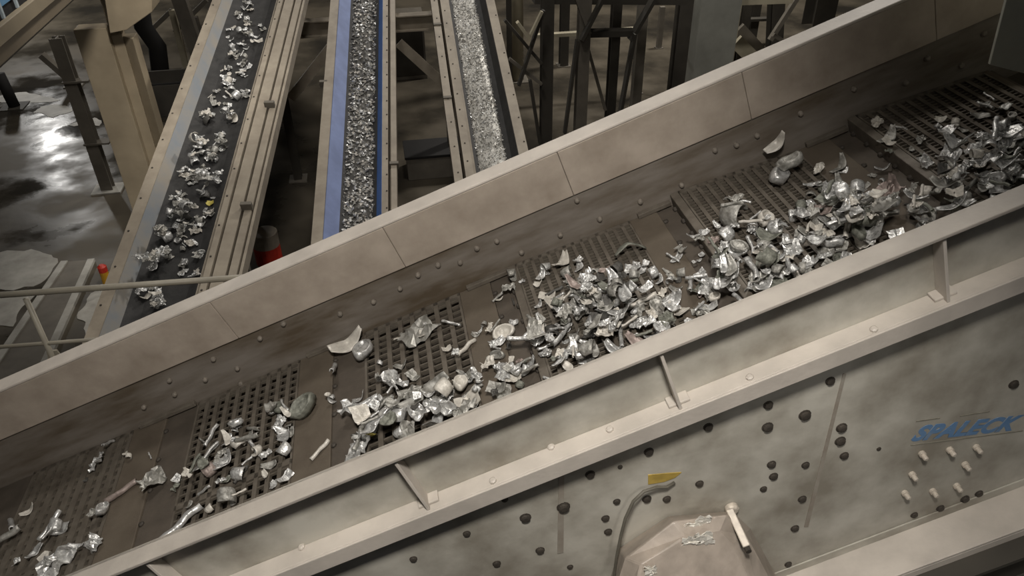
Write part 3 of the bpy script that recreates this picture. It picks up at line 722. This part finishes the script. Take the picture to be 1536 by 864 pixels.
def curl(seed, turns=None, width=None):
    rnd = random.Random(seed); tu = turns or rnd.uniform(.55, 1.1); w = width or rnd.uniform(.35, .7); gr = rnd.uniform(.0, .6)
    def fn(s, t):
        a = s * tu * 2 * math.pi; r = .55 * (1 + gr * s) * (1 + .12 * nz((s * 3, t), 2, seed))
        return Vector((math.cos(a) * r, (t - .5) * w * 2 * (.6 + .4 * math.sin(s * 3.1)) + .5 * s * gr, math.sin(a) * r))
    bm = grid_bm(18, 3, fn); 
    rot = Matrix.Rotation(rnd.uniform(-.5, .5), 3, 'X')
    for v in bm.verts: v.co = rot @ v.co
    return finish(bm, .05)
def flap(seed):
    rnd = random.Random(seed); w = rnd.uniform(.3, .55); k = rnd.uniform(1.0, 2.0)
    def fn(s, t):
        x = (s - .5) * 2; ww = w * (.45 + .75 * math.sin(math.pi * min(1, s * .9 + .1)))
        return Vector((x, (t - .5) * 2 * ww + .2 * x * x, .42 * k * abs(x) ** 1.6 * (.5 + .6 * s) + .25 * (t - .5) ** 2 * 4 * w + .1 * nz((x, t), 2, seed)))
    return finish(grid_bm(12, 4, fn), .05)
def stick(seed):
    rnd = random.Random(seed); w = rnd.uniform(.13, .2)
    def fn(s, t):
        x = (s - .5) * 2; a = t * math.pi * rnd.uniform(1.45, 1.5)
        r = w * (1 + .35 * nz((x, t * 2), 2.2, seed))
        return Vector((x, math.cos(a) * r + .12 * nz((x, 0), 1.2, seed + 1), math.sin(a) * r + .1 * nz((x, 1), 1.5, seed + 5)))
    return finish(grid_bm(12, 7, fn), .035)
def lump(seed):
    rnd = random.Random(seed); bm = bmesh.new(); bmesh.ops.create_icosphere(bm, subdivisions=3, radius=1)
    sx, sy, sz = 1, rnd.uniform(.6, .95), rnd.uniform(.45, .75)
    for v in bm.verts:
        p = v.co.copy(); n = noise.noise(p * 1.6 + Vector((seed, 0, 0))); f = abs(noise.noise(p * 3.1 + Vector((0, seed, 0))))
        v.co = p * (1 + .45 * n - .95 * f); v.co.x *= sx; v.co.y *= sy; v.co.z *= sz
    return finish(bm, 0)
def cancap(seed):
    rnd = random.Random(seed); bm = bmesh.new(); n = 18; prof = [(.12, .1), (.4, .12), (.62, .1), (.7, .42), (.84, .5), (.98, .4), (1.0, .1), (.93, -.3)]
    rings = []
    sq = rnd.uniform(.55, .8)
    for r, z in prof:
        ring = []
        for k in range(n):
            a = 2 * math.pi * k / n; d = 1 + .22 * noise.noise(Vector((math.cos(a) + seed, math.sin(a), z)))
            ring.append(bm.verts.new((math.cos(a) * r * d, math.sin(a) * r * d * sq, z * .8 + .25 * noise.noise(Vector((math.cos(a) * r, math.sin(a) * r, seed))))))
        rings.append(ring)
    for i in range(len(rings) - 1):
        for k in range(n): bm.faces.new((rings[i][k], rings[i][(k + 1) % n], rings[i + 1][(k + 1) % n], rings[i + 1][k]))
    bm.faces.new(rings[0][::-1])
    rot = Matrix.Rotation(rnd.uniform(-.7, .7), 3, 'X')
    for v in bm.verts: v.co = rot @ v.co
    return finish(bm, .05)
def fold(seed):
    rnd = random.Random(seed); an = rnd.uniform(.5, 1.0)
    def fn(s, t):
        x = (s - .5) * 2; y = (t - .5) * 1.2
        z = abs(x + .3 * y) * math.tan(an) * .7 + .1 * nz((x, y), 2.5, seed)
        return Vector((x * math.cos(an) * 1.1, y * (1 - .35 * s) + .2 * nz((x, y), 2, seed + 2), z))
    return finish(grid_bm(8, 5, fn), .05)
def chip(seed):
    rnd = random.Random(seed)
    def fn(s, t):
        x, y = (s - .5) * 2, (t - .5) * 1.5
        r = 1 - .35 * (abs(x) * abs(y)) + .2 * nz((x, y), 2, seed)
        return Vector((x * r, y * r, .3 * x * x * rnd.uniform(.9, 1.1) + .25 * nz((x, y), 1.8, seed)))
    return finish(grid_bm(4, 4, fn), .09)
SHAPES = {'crumpled_sheet': (crumple, 7, 'crumpled sheet'), 'curled_strip': (curl, 5, 'curled strip'), 'bent_flap': (flap, 4, 'bent flap'), 'rolled_tube': (stick, 4, 'rolled tube'),
          'scrap_lump': (lump, 4, 'knobbly lump'), 'can_end': (cancap, 4, 'dented can end'), 'folded_piece': (fold, 4, 'folded piece'), 'metal_chip': (chip, 5, 'small chip')}
MESH = {}
def bm_mesh(name, bm, m):
    me = bpy.data.meshes.new(name); bm.to_mesh(me); bm.free()
    for p in me.polygons: p.use_smooth = False
    me.materials.append(m); return me
VAR = {}
for k, (fn, n, _) in SHAPES.items():
    VAR[k] = []
    for i in range(n):
        bm = fn(i * 13 + 5); VAR[k].append(bm)
def get_mesh(kind, i, mname):
    key = (kind, i, mname)
    if key not in MESH:
        me = bpy.data.meshes.new(kind); VAR[kind][i].to_mesh(me)
        if kind in ('curled_strip', 'bent_flap', 'rolled_tube', 'can_end'):
            for p in me.polygons: p.use_smooth = True
        me.materials.append(M[mname]); MESH[key] = me
    return MESH[key]
PTS = {k: [[v.co.copy() for v in bm.verts] for bm in VAR[k]] for k in VAR}

class Bed:                       # height map over a belt or deck; pieces are dropped onto it
    def __init__(s, base, cell=.012): s.h = {}; s.base = base; s.c = cell
    def get(s, i, j):
        k = (i, j)
        if k not in s.h: s.h[k] = s.base((i + .5) * s.c, (j + .5) * s.c)
        return s.h[k]
    def drop(s, pts, sink=0.35):
        lo, hi = {}, {}
        for p in pts:
            k = (math.floor(p.x / s.c), math.floor(p.y / s.c))
            lo[k] = min(lo.get(k, 9), p.z); hi[k] = max(hi.get(k, -9), p.z)
        g = sorted((s.get(*k) - lo[k] for k in lo), reverse=True)
        gb = max(s.base((k[0] + .5) * s.c, (k[1] + .5) * s.c) - lo[k] for k in lo)
        z = max(gb, g[min(len(g) - 1, int(len(g) * sink * .3))])
        for k in hi: s.h[k] = max(s.get(*k), hi[k] + z)
        return z

ALL = []
def place(kind, i, mname, bed, frame, x, y, size, rz, tilt=(0, 0), squash=1.0, sink=.35, lim=None):
    R = Matrix.Rotation(rz, 3, 'Z') @ Matrix.Rotation(tilt[0], 3, 'X') @ Matrix.Rotation(tilt[1], 3, 'Y')
    pts = [R @ (Vector((p.x, p.y, p.z * squash)) * size) for p in PTS[kind][i]]
    if lim:
        ymin = min(p.y for p in pts); ymax = max(p.y for p in pts)
        y = min(max(y, lim[0] - ymin), lim[1] - ymax)
    z = bed.drop([p + Vector((x, y, 0)) for p in pts], sink)
    o = bpy.data.objects.new(kind, get_mesh(kind, i, mname)); COL.objects.link(o)
    o.matrix_world = frame @ (Matrix.Translation((x, y, z + .001)) @ R.to_4x4() @ Matrix.Diagonal((size, size, size * squash, 1)))
    return o

bed = Bed(lambda x, y: max(deck_h(x), .018))
rnd = random.Random(21)
COLOUR = {'alu': 'silver', 'alu_dull': 'dull grey', 'alu_white': 'whitish', 'alu_green': 'grey-green', 'alu_pink': 'pinkish', 'alu_dark': 'dark grey', 'yellow': 'yellow'}
deck_items = []
LIM = (0.012, VF - .035)
def deck_piece(px, py, kind, mname, size, rot=None, tilt=None, var=None, label=None, squash=1.0):
    p = m_w(px, py, deck_h(m_w(px, py, 0).x) + .02)
    i = var if var is not None else rnd.randrange(len(VAR[kind]))
    o = place(kind, i, mname, bed, MM, p.x, p.y, size, rot if rot is not None else rnd.uniform(0, 6.28), tilt or (rnd.uniform(-.3, .3), rnd.uniform(-.3, .3)), squash, lim=LIM)
    q = MI @ o.matrix_world.translation
    deck_items.append((o, kind, mname, q, label))
    return o
# pieces that stand out
deck_piece(522, 520, 'bent_flap', 'alu_white', .105, 0.4, (.5, .2), 1, 'large whitish winged flap by the far wall just below the fourth panel')
deck_piece(547, 527, 'can_end', 'alu', .075, 1.0, None, 0, 'silver dented can end right beside the large winged flap')
deck_piece(508, 562, 'rolled_tube', 'alu', .085, 1.7, (0, .5), 1, 'upright silver tube below the large winged flap')
deck_piece(463, 616, 'can_end', 'alu_green', .085, .3, (.1, -.3), 1, 'large grey-green can end on the rubber between fourth and fifth panels')
deck_piece(482, 677, 'rolled_tube', 'alu_white', .062, .75, (0, 0), 2, 'short whitish tube lying alone on the rubber below the fourth panel')
deck_piece(543, 606, 'rolled_tube', 'alu', .09, 0.1, (0, 0), 0, 'long silver tube by the edge of the fourth panel from the top')
deck_piece(590, 578, 'crumpled_sheet', 'alu', .1, 2.0, (.6, .2), 2, 'large crumpled silver sheet with dark hollow on the fourth panel')
deck_piece(628, 500, 'crumpled_sheet', 'alu_dull', .125, .5, (.3, .1), 3, 'large dull crumpled sheet near the far edge of the fourth panel')
deck_piece(548, 652, 'folded_piece', 'alu_dark', .08, .9, (.4, .3), 1, 'black folded piece with yellow scrap beside it')
deck_piece(556, 655, 'bent_flap', 'yellow', .05, 2.2, (.6, .3), 2, 'small yellow flap beside the black folded piece')
deck_piece(540, 680, 'crumpled_sheet', 'alu', .09, 1.3, None, 4, 'silver sheet jammed against the near flange below the yellow flap')
deck_piece(592, 632, 'can_end', 'alu', .085, 2.3, (.5, .2), 1, 'silver can end with a hole on the fourth panel near the flange')
deck_piece(700, 522, 'rolled_tube', 'alu_white', .07, .75, (0, .2), 3, 'whitish tube at the upper edge of the fourth panel')
deck_piece(758, 503, 'can_end', 'alu_white', .062, 0, (.4, 0), 3, 'bright whitish can end on the plate below the third panel')
deck_piece(842, 393, 'bent_flap', 'alu_white', .068, .9, (0, .3), 0, 'whitish strip lying near the far edge of the third panel')
deck_piece(942, 374, 'bent_flap', 'alu_green', .085, 0.1, (2.6, 0), 0, 'large grey-green arched strip at the top corner of the third panel')
deck_piece(868, 432, 'bent_flap', 'alu', .062, 1.7, None, 3)
deck_piece(915, 437, 'rolled_tube', 'alu_white', .075, .05, (0, 0), 0, 'long whitish tube lying level across the third panel')
deck_piece(962, 451, 'rolled_tube', 'alu_white', .078, .0, (0, 0), 1, 'second long whitish tube at the upper side of the third panel')
deck_piece(870, 465, 'scrap_lump', 'alu_dull', .09, 1, None, 1, 'dull grey rounded lump on the middle of the third panel')
deck_piece(1018, 385, 'bent_flap', 'alu', .055, .7, None, 2)
deck_piece(1240, 316, 'crumpled_sheet', 'alu_pink', .095, 2.7, (.2, .1), 5, 'pinkish crumpled can on the upper side of the second panel')
deck_piece(1275, 336, 'rolled_tube', 'alu_dull', .075, 2.6, (0, 0), 2, 'dull grey tube just below the pinkish can')
deck_piece(1332, 291, 'crumpled_sheet', 'alu_pink', .085, .4, (.3, .1), 1, 'pinkish crumpled sheet on the plate below the top panel')
deck_piece(1165, 270, 'can_end', 'alu', .075, .7, (.5, .3), 1, 'silver can end in the cluster at the far edge of the second panel')
deck_piece(1192, 262, 'can_end', 'alu_dull', .07, 2.7, (.7, .3), 2, 'dull grey can end in the cluster at the far edge of the second panel')
deck_piece(1145, 334, 'can_end', 'alu_white', .058, .7, (.5, .3), 0, 'bright round can end in the middle of the second panel')
deck_piece(1100, 335, 'curled_strip', 'alu_dull', .075, .6, (.1, .1), 1)
deck_piece(1262, 253, 'bent_flap', 'alu_dull', .065, .6, None, 1)
deck_piece(1230, 257, 'scrap_lump', 'alu_white', .045, .6, None, 2)
deck_piece(1315, 185, 'scrap_lump', 'alu_white', .04, .6, None, 0, 'pale lump at the far lower corner of the top panel')
deck_piece(1332, 206, 'bent_flap', 'alu_dull', .065, .5, (0, 0), 3)
deck_piece(170, 656, 'rolled_tube', 'alu', .055, 1.5, (0, .6), 3, 'silver tube standing at the far edge of the lowest panel')
deck_piece(148, 694, 'crumpled_sheet', 'alu', .07, .4, None, 6, 'silver crumpled sheet near the far edge of the lowest panel')
deck_piece(185, 740, 'rolled_tube', 'alu_pink', .09, .35, (0, 0), 0, 'long pinkish tube across the middle of the lowest panel')
deck_piece(232, 726, 'crumpled_sheet', 'alu_dull', .09, .5, (.2, .2), 0, 'ragged grey sheet on the plate above the lowest panel')
deck_piece(152, 767, 'can_end', 'alu', .05, 1.3, (.4, .4), 1, 'crescent shaped can end in the middle of the lowest panel')
deck_piece(22, 790, 'rolled_tube', 'alu', .095, 2.2, (0, .3), 1, 'silver tube slanting at the lower end of the deck')
deck_piece(10, 815, 'rolled_tube', 'alu_dull', .1, .4, (0, 0), 2, 'thick grey tube at the lower end of the deck')
deck_piece(272, 785, 'rolled_tube', 'alu', .115, .55, (0, 0), 3, 'largest silver tube lying along the near flange')
deck_piece(88, 843, 'crumpled_sheet', 'alu', .1, .5, None, 2)
deck_piece(40, 765, 'bent_flap', 'alu_white', .045, .5, None, 1)
zones = [ # pixel columns, distance above the near flange, count, size range
    (785, 960, -6, 75, 78, .03, .075), (790, 900, 60, 110, 22, .025, .06), (900, 1010, -6, 60, 32, .03, .07), (860, 1020, 60, 120, 24, .025, .06), (770, 880, 110, 170, 12, .022, .05),
    (1000, 1085, -6, 50, 18, .025, .06), (1000, 1060, 50, 110, 10, .022, .05), (1085, 1330, -6, 45, 74, .03, .075), (1080, 1300, 45, 85, 48, .03, .07), (1045, 1140, 90, 130, 14, .03, .06), (1120, 1260, 90, 150, 10, .025, .05),
    (1250, 1400, -6, 45, 28, .03, .07), (1200, 1330, 60, 130, 10, .022, .05), (1370, 1540, -6, 45, 50, .03, .07), (1420, 1540, 45, 85, 36, .03, .07), (1300, 1530, 85, 170, 22, .025, .05),
    (640, 730, -6, 60, 30, .03, .08), (530, 640, -6, 60, 26, .03, .08), (545, 720, 70, 150, 12, .025, .05), (730, 790, -6, 60, 18, .025, .065), (720, 790, 60, 150, 12, .022, .05),
    (310, 440, 60, 110, 26, .03, .07), (300, 430, -6, 60, 22, .03, .07), (235, 310, 0, 120, 8, .025, .055), (20, 160, -6, 60, 10, .03, .08), (100, 240, 80, 180, 4, .025, .045), (440, 540, 30, 120, 5, .02, .045)]
for (x0, x1, d0, d1, n, s0, s1) in zones:
    for k in range(n):
        for tries in range(20):
            px = rnd.uniform(x0, x1); py = 603 - (px - 721) * .388 - rnd.uniform(d0, d1)
            p = m_w(px, py, .03)
            if .03 < p.y < VF - .06: break
        else: continue
        kind = rnd.choices(['crumpled_sheet', 'curled_strip', 'bent_flap', 'rolled_tube', 'scrap_lump', 'can_end', 'folded_piece', 'metal_chip'], [20, 13, 21, 19, 2, 4, 12, 14])[0]
        mname = rnd.choices(['alu', 'alu_dull', 'alu_white', 'alu_green', 'alu_pink', 'alu_dark'], [48, 26, 12, 7, 3, 4])[0]
        size = s0 + (s1 - s0) * rnd.random() ** 1.4
        if kind == 'metal_chip': size *= .6
        if kind == 'rolled_tube': size *= 1.15
        if kind in ('scrap_lump', 'curled_strip', 'can_end'): size *= .75
        deck_piece(px, py, kind, mname, size)
# the flap bouncing against the far wall
kind = 'bent_flap'; o = bpy.data.objects.new(kind, get_mesh(kind, 1, 'alu_white')); COL.objects.link(o)
p = m_v(1165, 216, VF - .05); o.matrix_world = MM @ Matrix.Translation(p) @ Matrix.Rotation(-.5, 4, 'Y') @ Matrix.Rotation(.7, 4, 'X') @ Matrix.Diagonal((.07, .07, .07, 1))
tag(o, 'whitish bent flap thrown up against the far wall above the second panel', 'metal scrap', 'pieces on the screen deck')

ORD = ['first', 'second', 'third', 'fourth', 'fifth', 'sixth', 'seventh', 'eighth', 'ninth', 'tenth', 'eleventh', 'twelfth', 'thirteenth', 'fourteenth', 'fifteenth', 'sixteenth', 'seventeenth', 'eighteenth', 'nineteenth', 'twentieth']
ORD += ['twenty-' + x for x in ORD[:9]] + ['thirtieth'] + ['thirty-' + x for x in ORD[:9]]
PN = ['top', 'second', 'third', 'fourth', 'fifth', 'lowest']
def zone(u):
    for i, (u0, u1, *_r) in enumerate(PAN[::-1]):
        if u > u1: return ('plate above the ' if True else '') + PN[i] + ' screen panel'
        if u >= u0 - .05: return PN[i] + ' screen panel'
    return 'rubber below the lowest screen panel'
groups = {}
for it in deck_items:
    o, kind, mname, q, lab = it
    if lab: tag(o, lab, 'metal scrap', 'pieces on the screen deck')
    else: groups.setdefault((kind, mname, zone(q.x)), []).append(it)
for (kind, mname, z), its in groups.items():
    its.sort(key=lambda t: -t[3].y)
    for n, (o, *_r) in enumerate(its):
        w = f'{COLOUR[mname]} {SHAPES[kind][2]}'.replace('dull grey', 'dull').replace('dark grey', 'dark')
        lab = f'{w} on the {z}' if len(its) == 1 else f'{ORD[n]} {w} from far wall on the {z}'
        tag(o, lab, 'metal scrap', 'pieces on the screen deck')

# ------------------------------------------------------------------ pieces on the black belt conveyor
LI = LM.inverted()
def l_at(px, py, z=.03):
    o = LI @ EYE; d = LI.to_3x3() @ ray(px, py); return o + d * ((z - o.z) / d.z)
def troughL(x, y):
    a = abs(x); return 0.0 if a < .195 else (a - .195) / (.385 - .195) * .05
bedL = Bed(troughL, .014)
rnd = random.Random(5)
clumps = [(371, 8, 5), (356, 21, 2), (368, 32, 4), (393, 42, 2), (349, 44, 2), (371, 50, 4), (343, 58, 3), (385, 60, 3), (366, 68, 2), (352, 80, 6), (367, 94, 4), (338, 103, 3), (363, 110, 4), (340, 122, 7), (370, 139, 3), (329, 139, 3), (320, 150, 4),
          (349, 147, 2), (340, 158, 1), (314, 178, 8), (347, 179, 7), (331, 200, 4), (302, 214, 5), (335, 221, 6), (318, 233, 4), (302, 228, 4), (292, 240, 4), (321, 242, 5), (279, 259, 4), (308, 254, 4), (292, 270, 5), (305, 273, 2), (328, 272, 3), (268, 290, 2),
          (307, 290, 4), (260, 301, 2), (274, 304, 3), (270, 324, 4), (292, 324, 7), (315, 320, 4), (270, 340, 5), (295, 343, 4), (247, 359, 8), (268, 358, 3), (287, 364, 2), (274, 371, 2), (253, 382, 3), (299, 385, 3), (240, 392, 4), (276, 395, 1), (276, 405, 2),
          (237, 408, 5), (296, 413, 2), (231, 414, 3), (218, 440, 4), (237, 450, 4), (237, 462, 2)]
itemsL = []
def belt_piece(px, py, kind, mname, size):
    p = l_at(px, py); x = min(max(p.x, -.25), .25)
    o = place(kind, rnd.randrange(len(VAR[kind])), mname, bedL, LM, x, p.y, size, rnd.uniform(0, 6.28), (rnd.uniform(-.3, .3), rnd.uniform(-.3, .3)), lim=None)
    itemsL.append((o, kind, mname, p))
for cx, cy, n in clumps:
    for k in range(round(n * 1.5)):
        r = 3 + 2.2 * math.sqrt(n)
        kind = rnd.choices(['crumpled_sheet', 'curled_strip', 'bent_flap', 'rolled_tube', 'scrap_lump', 'can_end', 'folded_piece', 'metal_chip'], [30, 14, 14, 10, 4, 6, 10, 6])[0]
        mname = rnd.choices(['alu', 'alu_dull', 'alu_white', 'alu_dark'], [50, 28, 18, 4])[0]
        size = rnd.uniform(.03, .075)
        if kind == 'metal_chip': size *= .6
        if kind in ('scrap_lump', 'can_end'): size *= .7
        belt_piece(cx + rnd.gauss(0, r * .55), cy + rnd.gauss(0, r * .5), kind, mname, size)
belt_piece(315, 303, 'metal_chip', 'yellow', .05); itemsL[-1][0]['label'] = 'yellow chip lying on the black conveyor belt'
groups = {}
for it in itemsL:
    o, kind, mname, p = it
    tag(o, None, 'metal scrap', 'pieces on the black conveyor belt')
    if 'label' not in o: groups.setdefault((kind, mname, 'column side' if p.x < -.09 else 'cable tray side' if p.x > .09 else 'middle'), []).append(it)
for (kind, mname, lane), its in groups.items():
    its.sort(key=lambda t: t[3].y)
    for n, t in enumerate(its):
        w = f'{COLOUR[mname]} {SHAPES[kind][2]}'
        t[0]['label'] = f'{w} on the black conveyor belt, {lane}' if len(its) == 1 else f'{ORD[n]} {w} up the black conveyor belt from the screen, {lane}'

# ------------------------------------------------------------------ shredded bed on the blue-skirted conveyor, granulate on the third
def bed_stuff(name, mx, half, lo, hi, n, s0, s1, mats, label, cat, seed, hgt, ragged):
    rnd = random.Random(seed); vs = []; fs = []; mi = []
    def height(x, y): return hgt * (1 - (abs(x) / half) ** 2.5) * (.75 + .5 * noise.noise(Vector((x * 5, y * 2.2, seed))))
    nx = 10; ny = int((hi - lo) / .06); row = nx + 1
    for j in range(ny + 1):
        y = lo + (hi - lo) * j / ny
        for i in range(nx + 1):
            s = i / nx * 2 - 1
            hf = half * (1 + ragged * noise.noise(Vector((9.1 * (1 if s > 0 else -1), y * 2.5, seed))))
            x = s * hf
            vs.append((x, y, max(.002, height(x, y) + .006 * rnd.uniform(-1, 1))))
    for j in range(ny):
        for i in range(nx): fs.append((j * row + i, j * row + i + 1, (j + 1) * row + i + 1, (j + 1) * row + i)); mi.append(0)
    for k in range(n):
        y = rnd.uniform(lo, hi); hf = half * (1 + ragged * noise.noise(Vector((9.1, y * 2.5, seed)))) * 1.05
        x = rnd.uniform(-1, 1) * hf; z = max(0, height(x, y)) + .004
        s = rnd.uniform(s0, s1); R = Matrix.Rotation(rnd.uniform(0, 6.3), 3, 'Z') @ Matrix.Rotation(rnd.gauss(0, .6), 3, 'X') @ Matrix.Rotation(rnd.gauss(0, .6), 3, 'Y')
        c = Vector((x, y, z + s * .2)); base = len(vs)
        q = [Vector((-s, -s * rnd.uniform(.4, .9), 0)), Vector((s * rnd.uniform(.6, 1), -s * .5, s * .15)), Vector((s, s * rnd.uniform(.4, .9), 0)), Vector((-s * rnd.uniform(.5, 1), s * .6, s * .2))]
        top = Vector((0, 0, s * .22))
        vs += [tuple(c + R @ a) for a in q] + [tuple(c + R @ (a * .92 + top)) for a in q]
        fs += [(base, base + 3, base + 2, base + 1), (base + 4, base + 5, base + 6, base + 7)] + [(base + i, base + (i + 1) % 4, base + 4 + (i + 1) % 4, base + 4 + i) for i in range(4)]
        mm = rnd.choices(range(1, len(mats)), [5, 3, 2][:len(mats) - 1])[0]; mi += [mm] * 6
    me = bpy.data.meshes.new(name); me.from_pydata(vs, [], fs)
    for m in mats: me.materials.append(M[m])
    me.polygons.foreach_set('material_index', mi); me.update()
    o = bpy.data.objects.new(name, me); COL.objects.link(o); o.matrix_world = mx
    return tag(o, label, cat, None, 'stuff'), height
_o, hM = bed_stuff('shredded_flakes', MMx, .195, -3.5, 8, 3000, .012, .028, ['alu_dark', 'alu', 'alu_white', 'alu_dull'], 'dense bed of bright shredded flakes on the blue-skirted conveyor', 'shredded metal', 3, .045, .25)
bed_stuff('metal_granulate', RMx, .215, -3.5, 9, 8000, .006, .015, ['alu_dull', 'alu', 'alu_white', 'alu_dull'], 'glittering fine metal granulate on the conveyor beside the dark trestles', 'metal granulate', 4, .05, .3)
rnd = random.Random(11)
for k in range(300):
    y = -1.3 + 4.6 * rnd.random() ** 1.2; x = rnd.uniform(-.19, .19)
    kind = rnd.choice(['metal_chip', 'crumpled_sheet', 'folded_piece', 'curled_strip']); i = rnd.randrange(len(VAR[kind])); mn = rnd.choices(['alu', 'alu_white', 'alu_dull'], [5, 3, 2])[0]
    s = rnd.uniform(.018, .034); z = max(0, hM(x, y)) + .002
    o = bpy.data.objects.new('metal_flake', get_mesh(kind, i, mn)); COL.objects.link(o)
    o.matrix_world = MMx @ Matrix.Translation((x, y, z)) @ Matrix.Rotation(rnd.uniform(0, 6.3), 4, 'Z') @ Matrix.Diagonal((s, s, s, 1))
    tag(o, 'small bright shredded flake lying on the dense bed of the blue-skirted conveyor', 'metal flake', 'flakes on the blue-skirted conveyor')

for o in S.objects:
    if o.parent is None and 'category' in o and 'kind' not in o: o['kind'] = 'thing'
# ------------------------------------------------------------------ lamps and added fill lights
def spot(name, loc, target, energy, angle, blend, radius, col):
    l = bpy.data.lights.new(name, 'SPOT'); l.energy = energy; l.spot_size = math.radians(angle); l.spot_blend = blend; l.shadow_soft_size = radius; l.color = col
    o = bpy.data.objects.new(name, l); COL.objects.link(o); o.location = loc
    o.rotation_euler = (Vector(target) - Vector(loc)).to_track_quat('-Z', 'Y').to_euler(); return o
def area(name, loc, target, energy, size, col):
    l = bpy.data.lights.new(name, 'AREA'); l.energy = energy; l.shape = 'DISK'; l.size = size; l.color = col
    o = bpy.data.objects.new(name, l); COL.objects.link(o); o.location = loc
    o.rotation_euler = (Vector(target) - Vector(loc)).to_track_quat('-Z', 'Y').to_euler(); return o
WARM = (1.0, 0.95, 0.885)
tgt = MM @ Vector((-.35, .5, 0))
spot('work_light', MM @ Vector((.45, .0 - V0, H + 1.5)), tgt, 830, 100, 1.0, .26, WARM)
spot('plate_fill', MM @ Vector((.9, -1.3 - V0, H - .6)), MM @ Vector((.45, 0, -1.4)), 95, 54, 1.0, .25, WARM)  # added spot, brightens the upright faces of the near plate
spot('column_fill', (-.4, 5.0, 8.8), (-3.5, 11, 2.6), 1500, 38, .8, .4, WARM)  # added spot, aimed only to brighten the beige column's front
area('hall_fill', (-1.0, 6.5, 12.6), (-1.2, 9.5, 2), 200, 1.2, WARM)  # unseen fills, added to brighten the conveyors
area('hall_fill', (1.5, 9.5, 12.6), (0.3, 11, 2), 190, 1.2, WARM)
area('hall_fill', (10, 20, 13.4), (7, 18, 0), 1500, 1.6, WARM)  # unseen fills, added to lift the back of the hall
area('hall_fill', (0, 22, 13.4), (0, 22, 0), 500, 1.6, WARM)
spot('panel_fill', (4.4, 8.5, 11.5), (6.9, 15.2, 3), 1500, 34, .8, .4, WARM)  # added spot, lifts the front of the panelled column
# lamp mirrored in the wet floor
hit = on_z(92, 232); rr = ray(92, 232); ref = Vector((rr.x, rr.y, -rr.z)).normalized()
lamp = hit + ref * 11.5
l = bpy.data.lights.new('flood_light', 'POINT'); l.energy = 650; l.shadow_soft_size = .22; l.color = (1, .98, .94)
o = bpy.data.objects.new('flood_light', l); COL.objects.link(o); o.location = lamp
W_ = bpy.data.worlds.new('world'); S.world = W_; W_.use_nodes = True
W_.node_tree.nodes['Background'].inputs['Color'].default_value = (0.9, 0.93, 1.0, 1); W_.node_tree.nodes['Background'].inputs['Strength'].default_value = 0.035

vs_ = S.view_settings
vs_.view_transform = 'Standard'; vs_.look = 'None'; vs_.exposure = 0.0; vs_.gamma = 1.0; vs_.use_curve_mapping = False
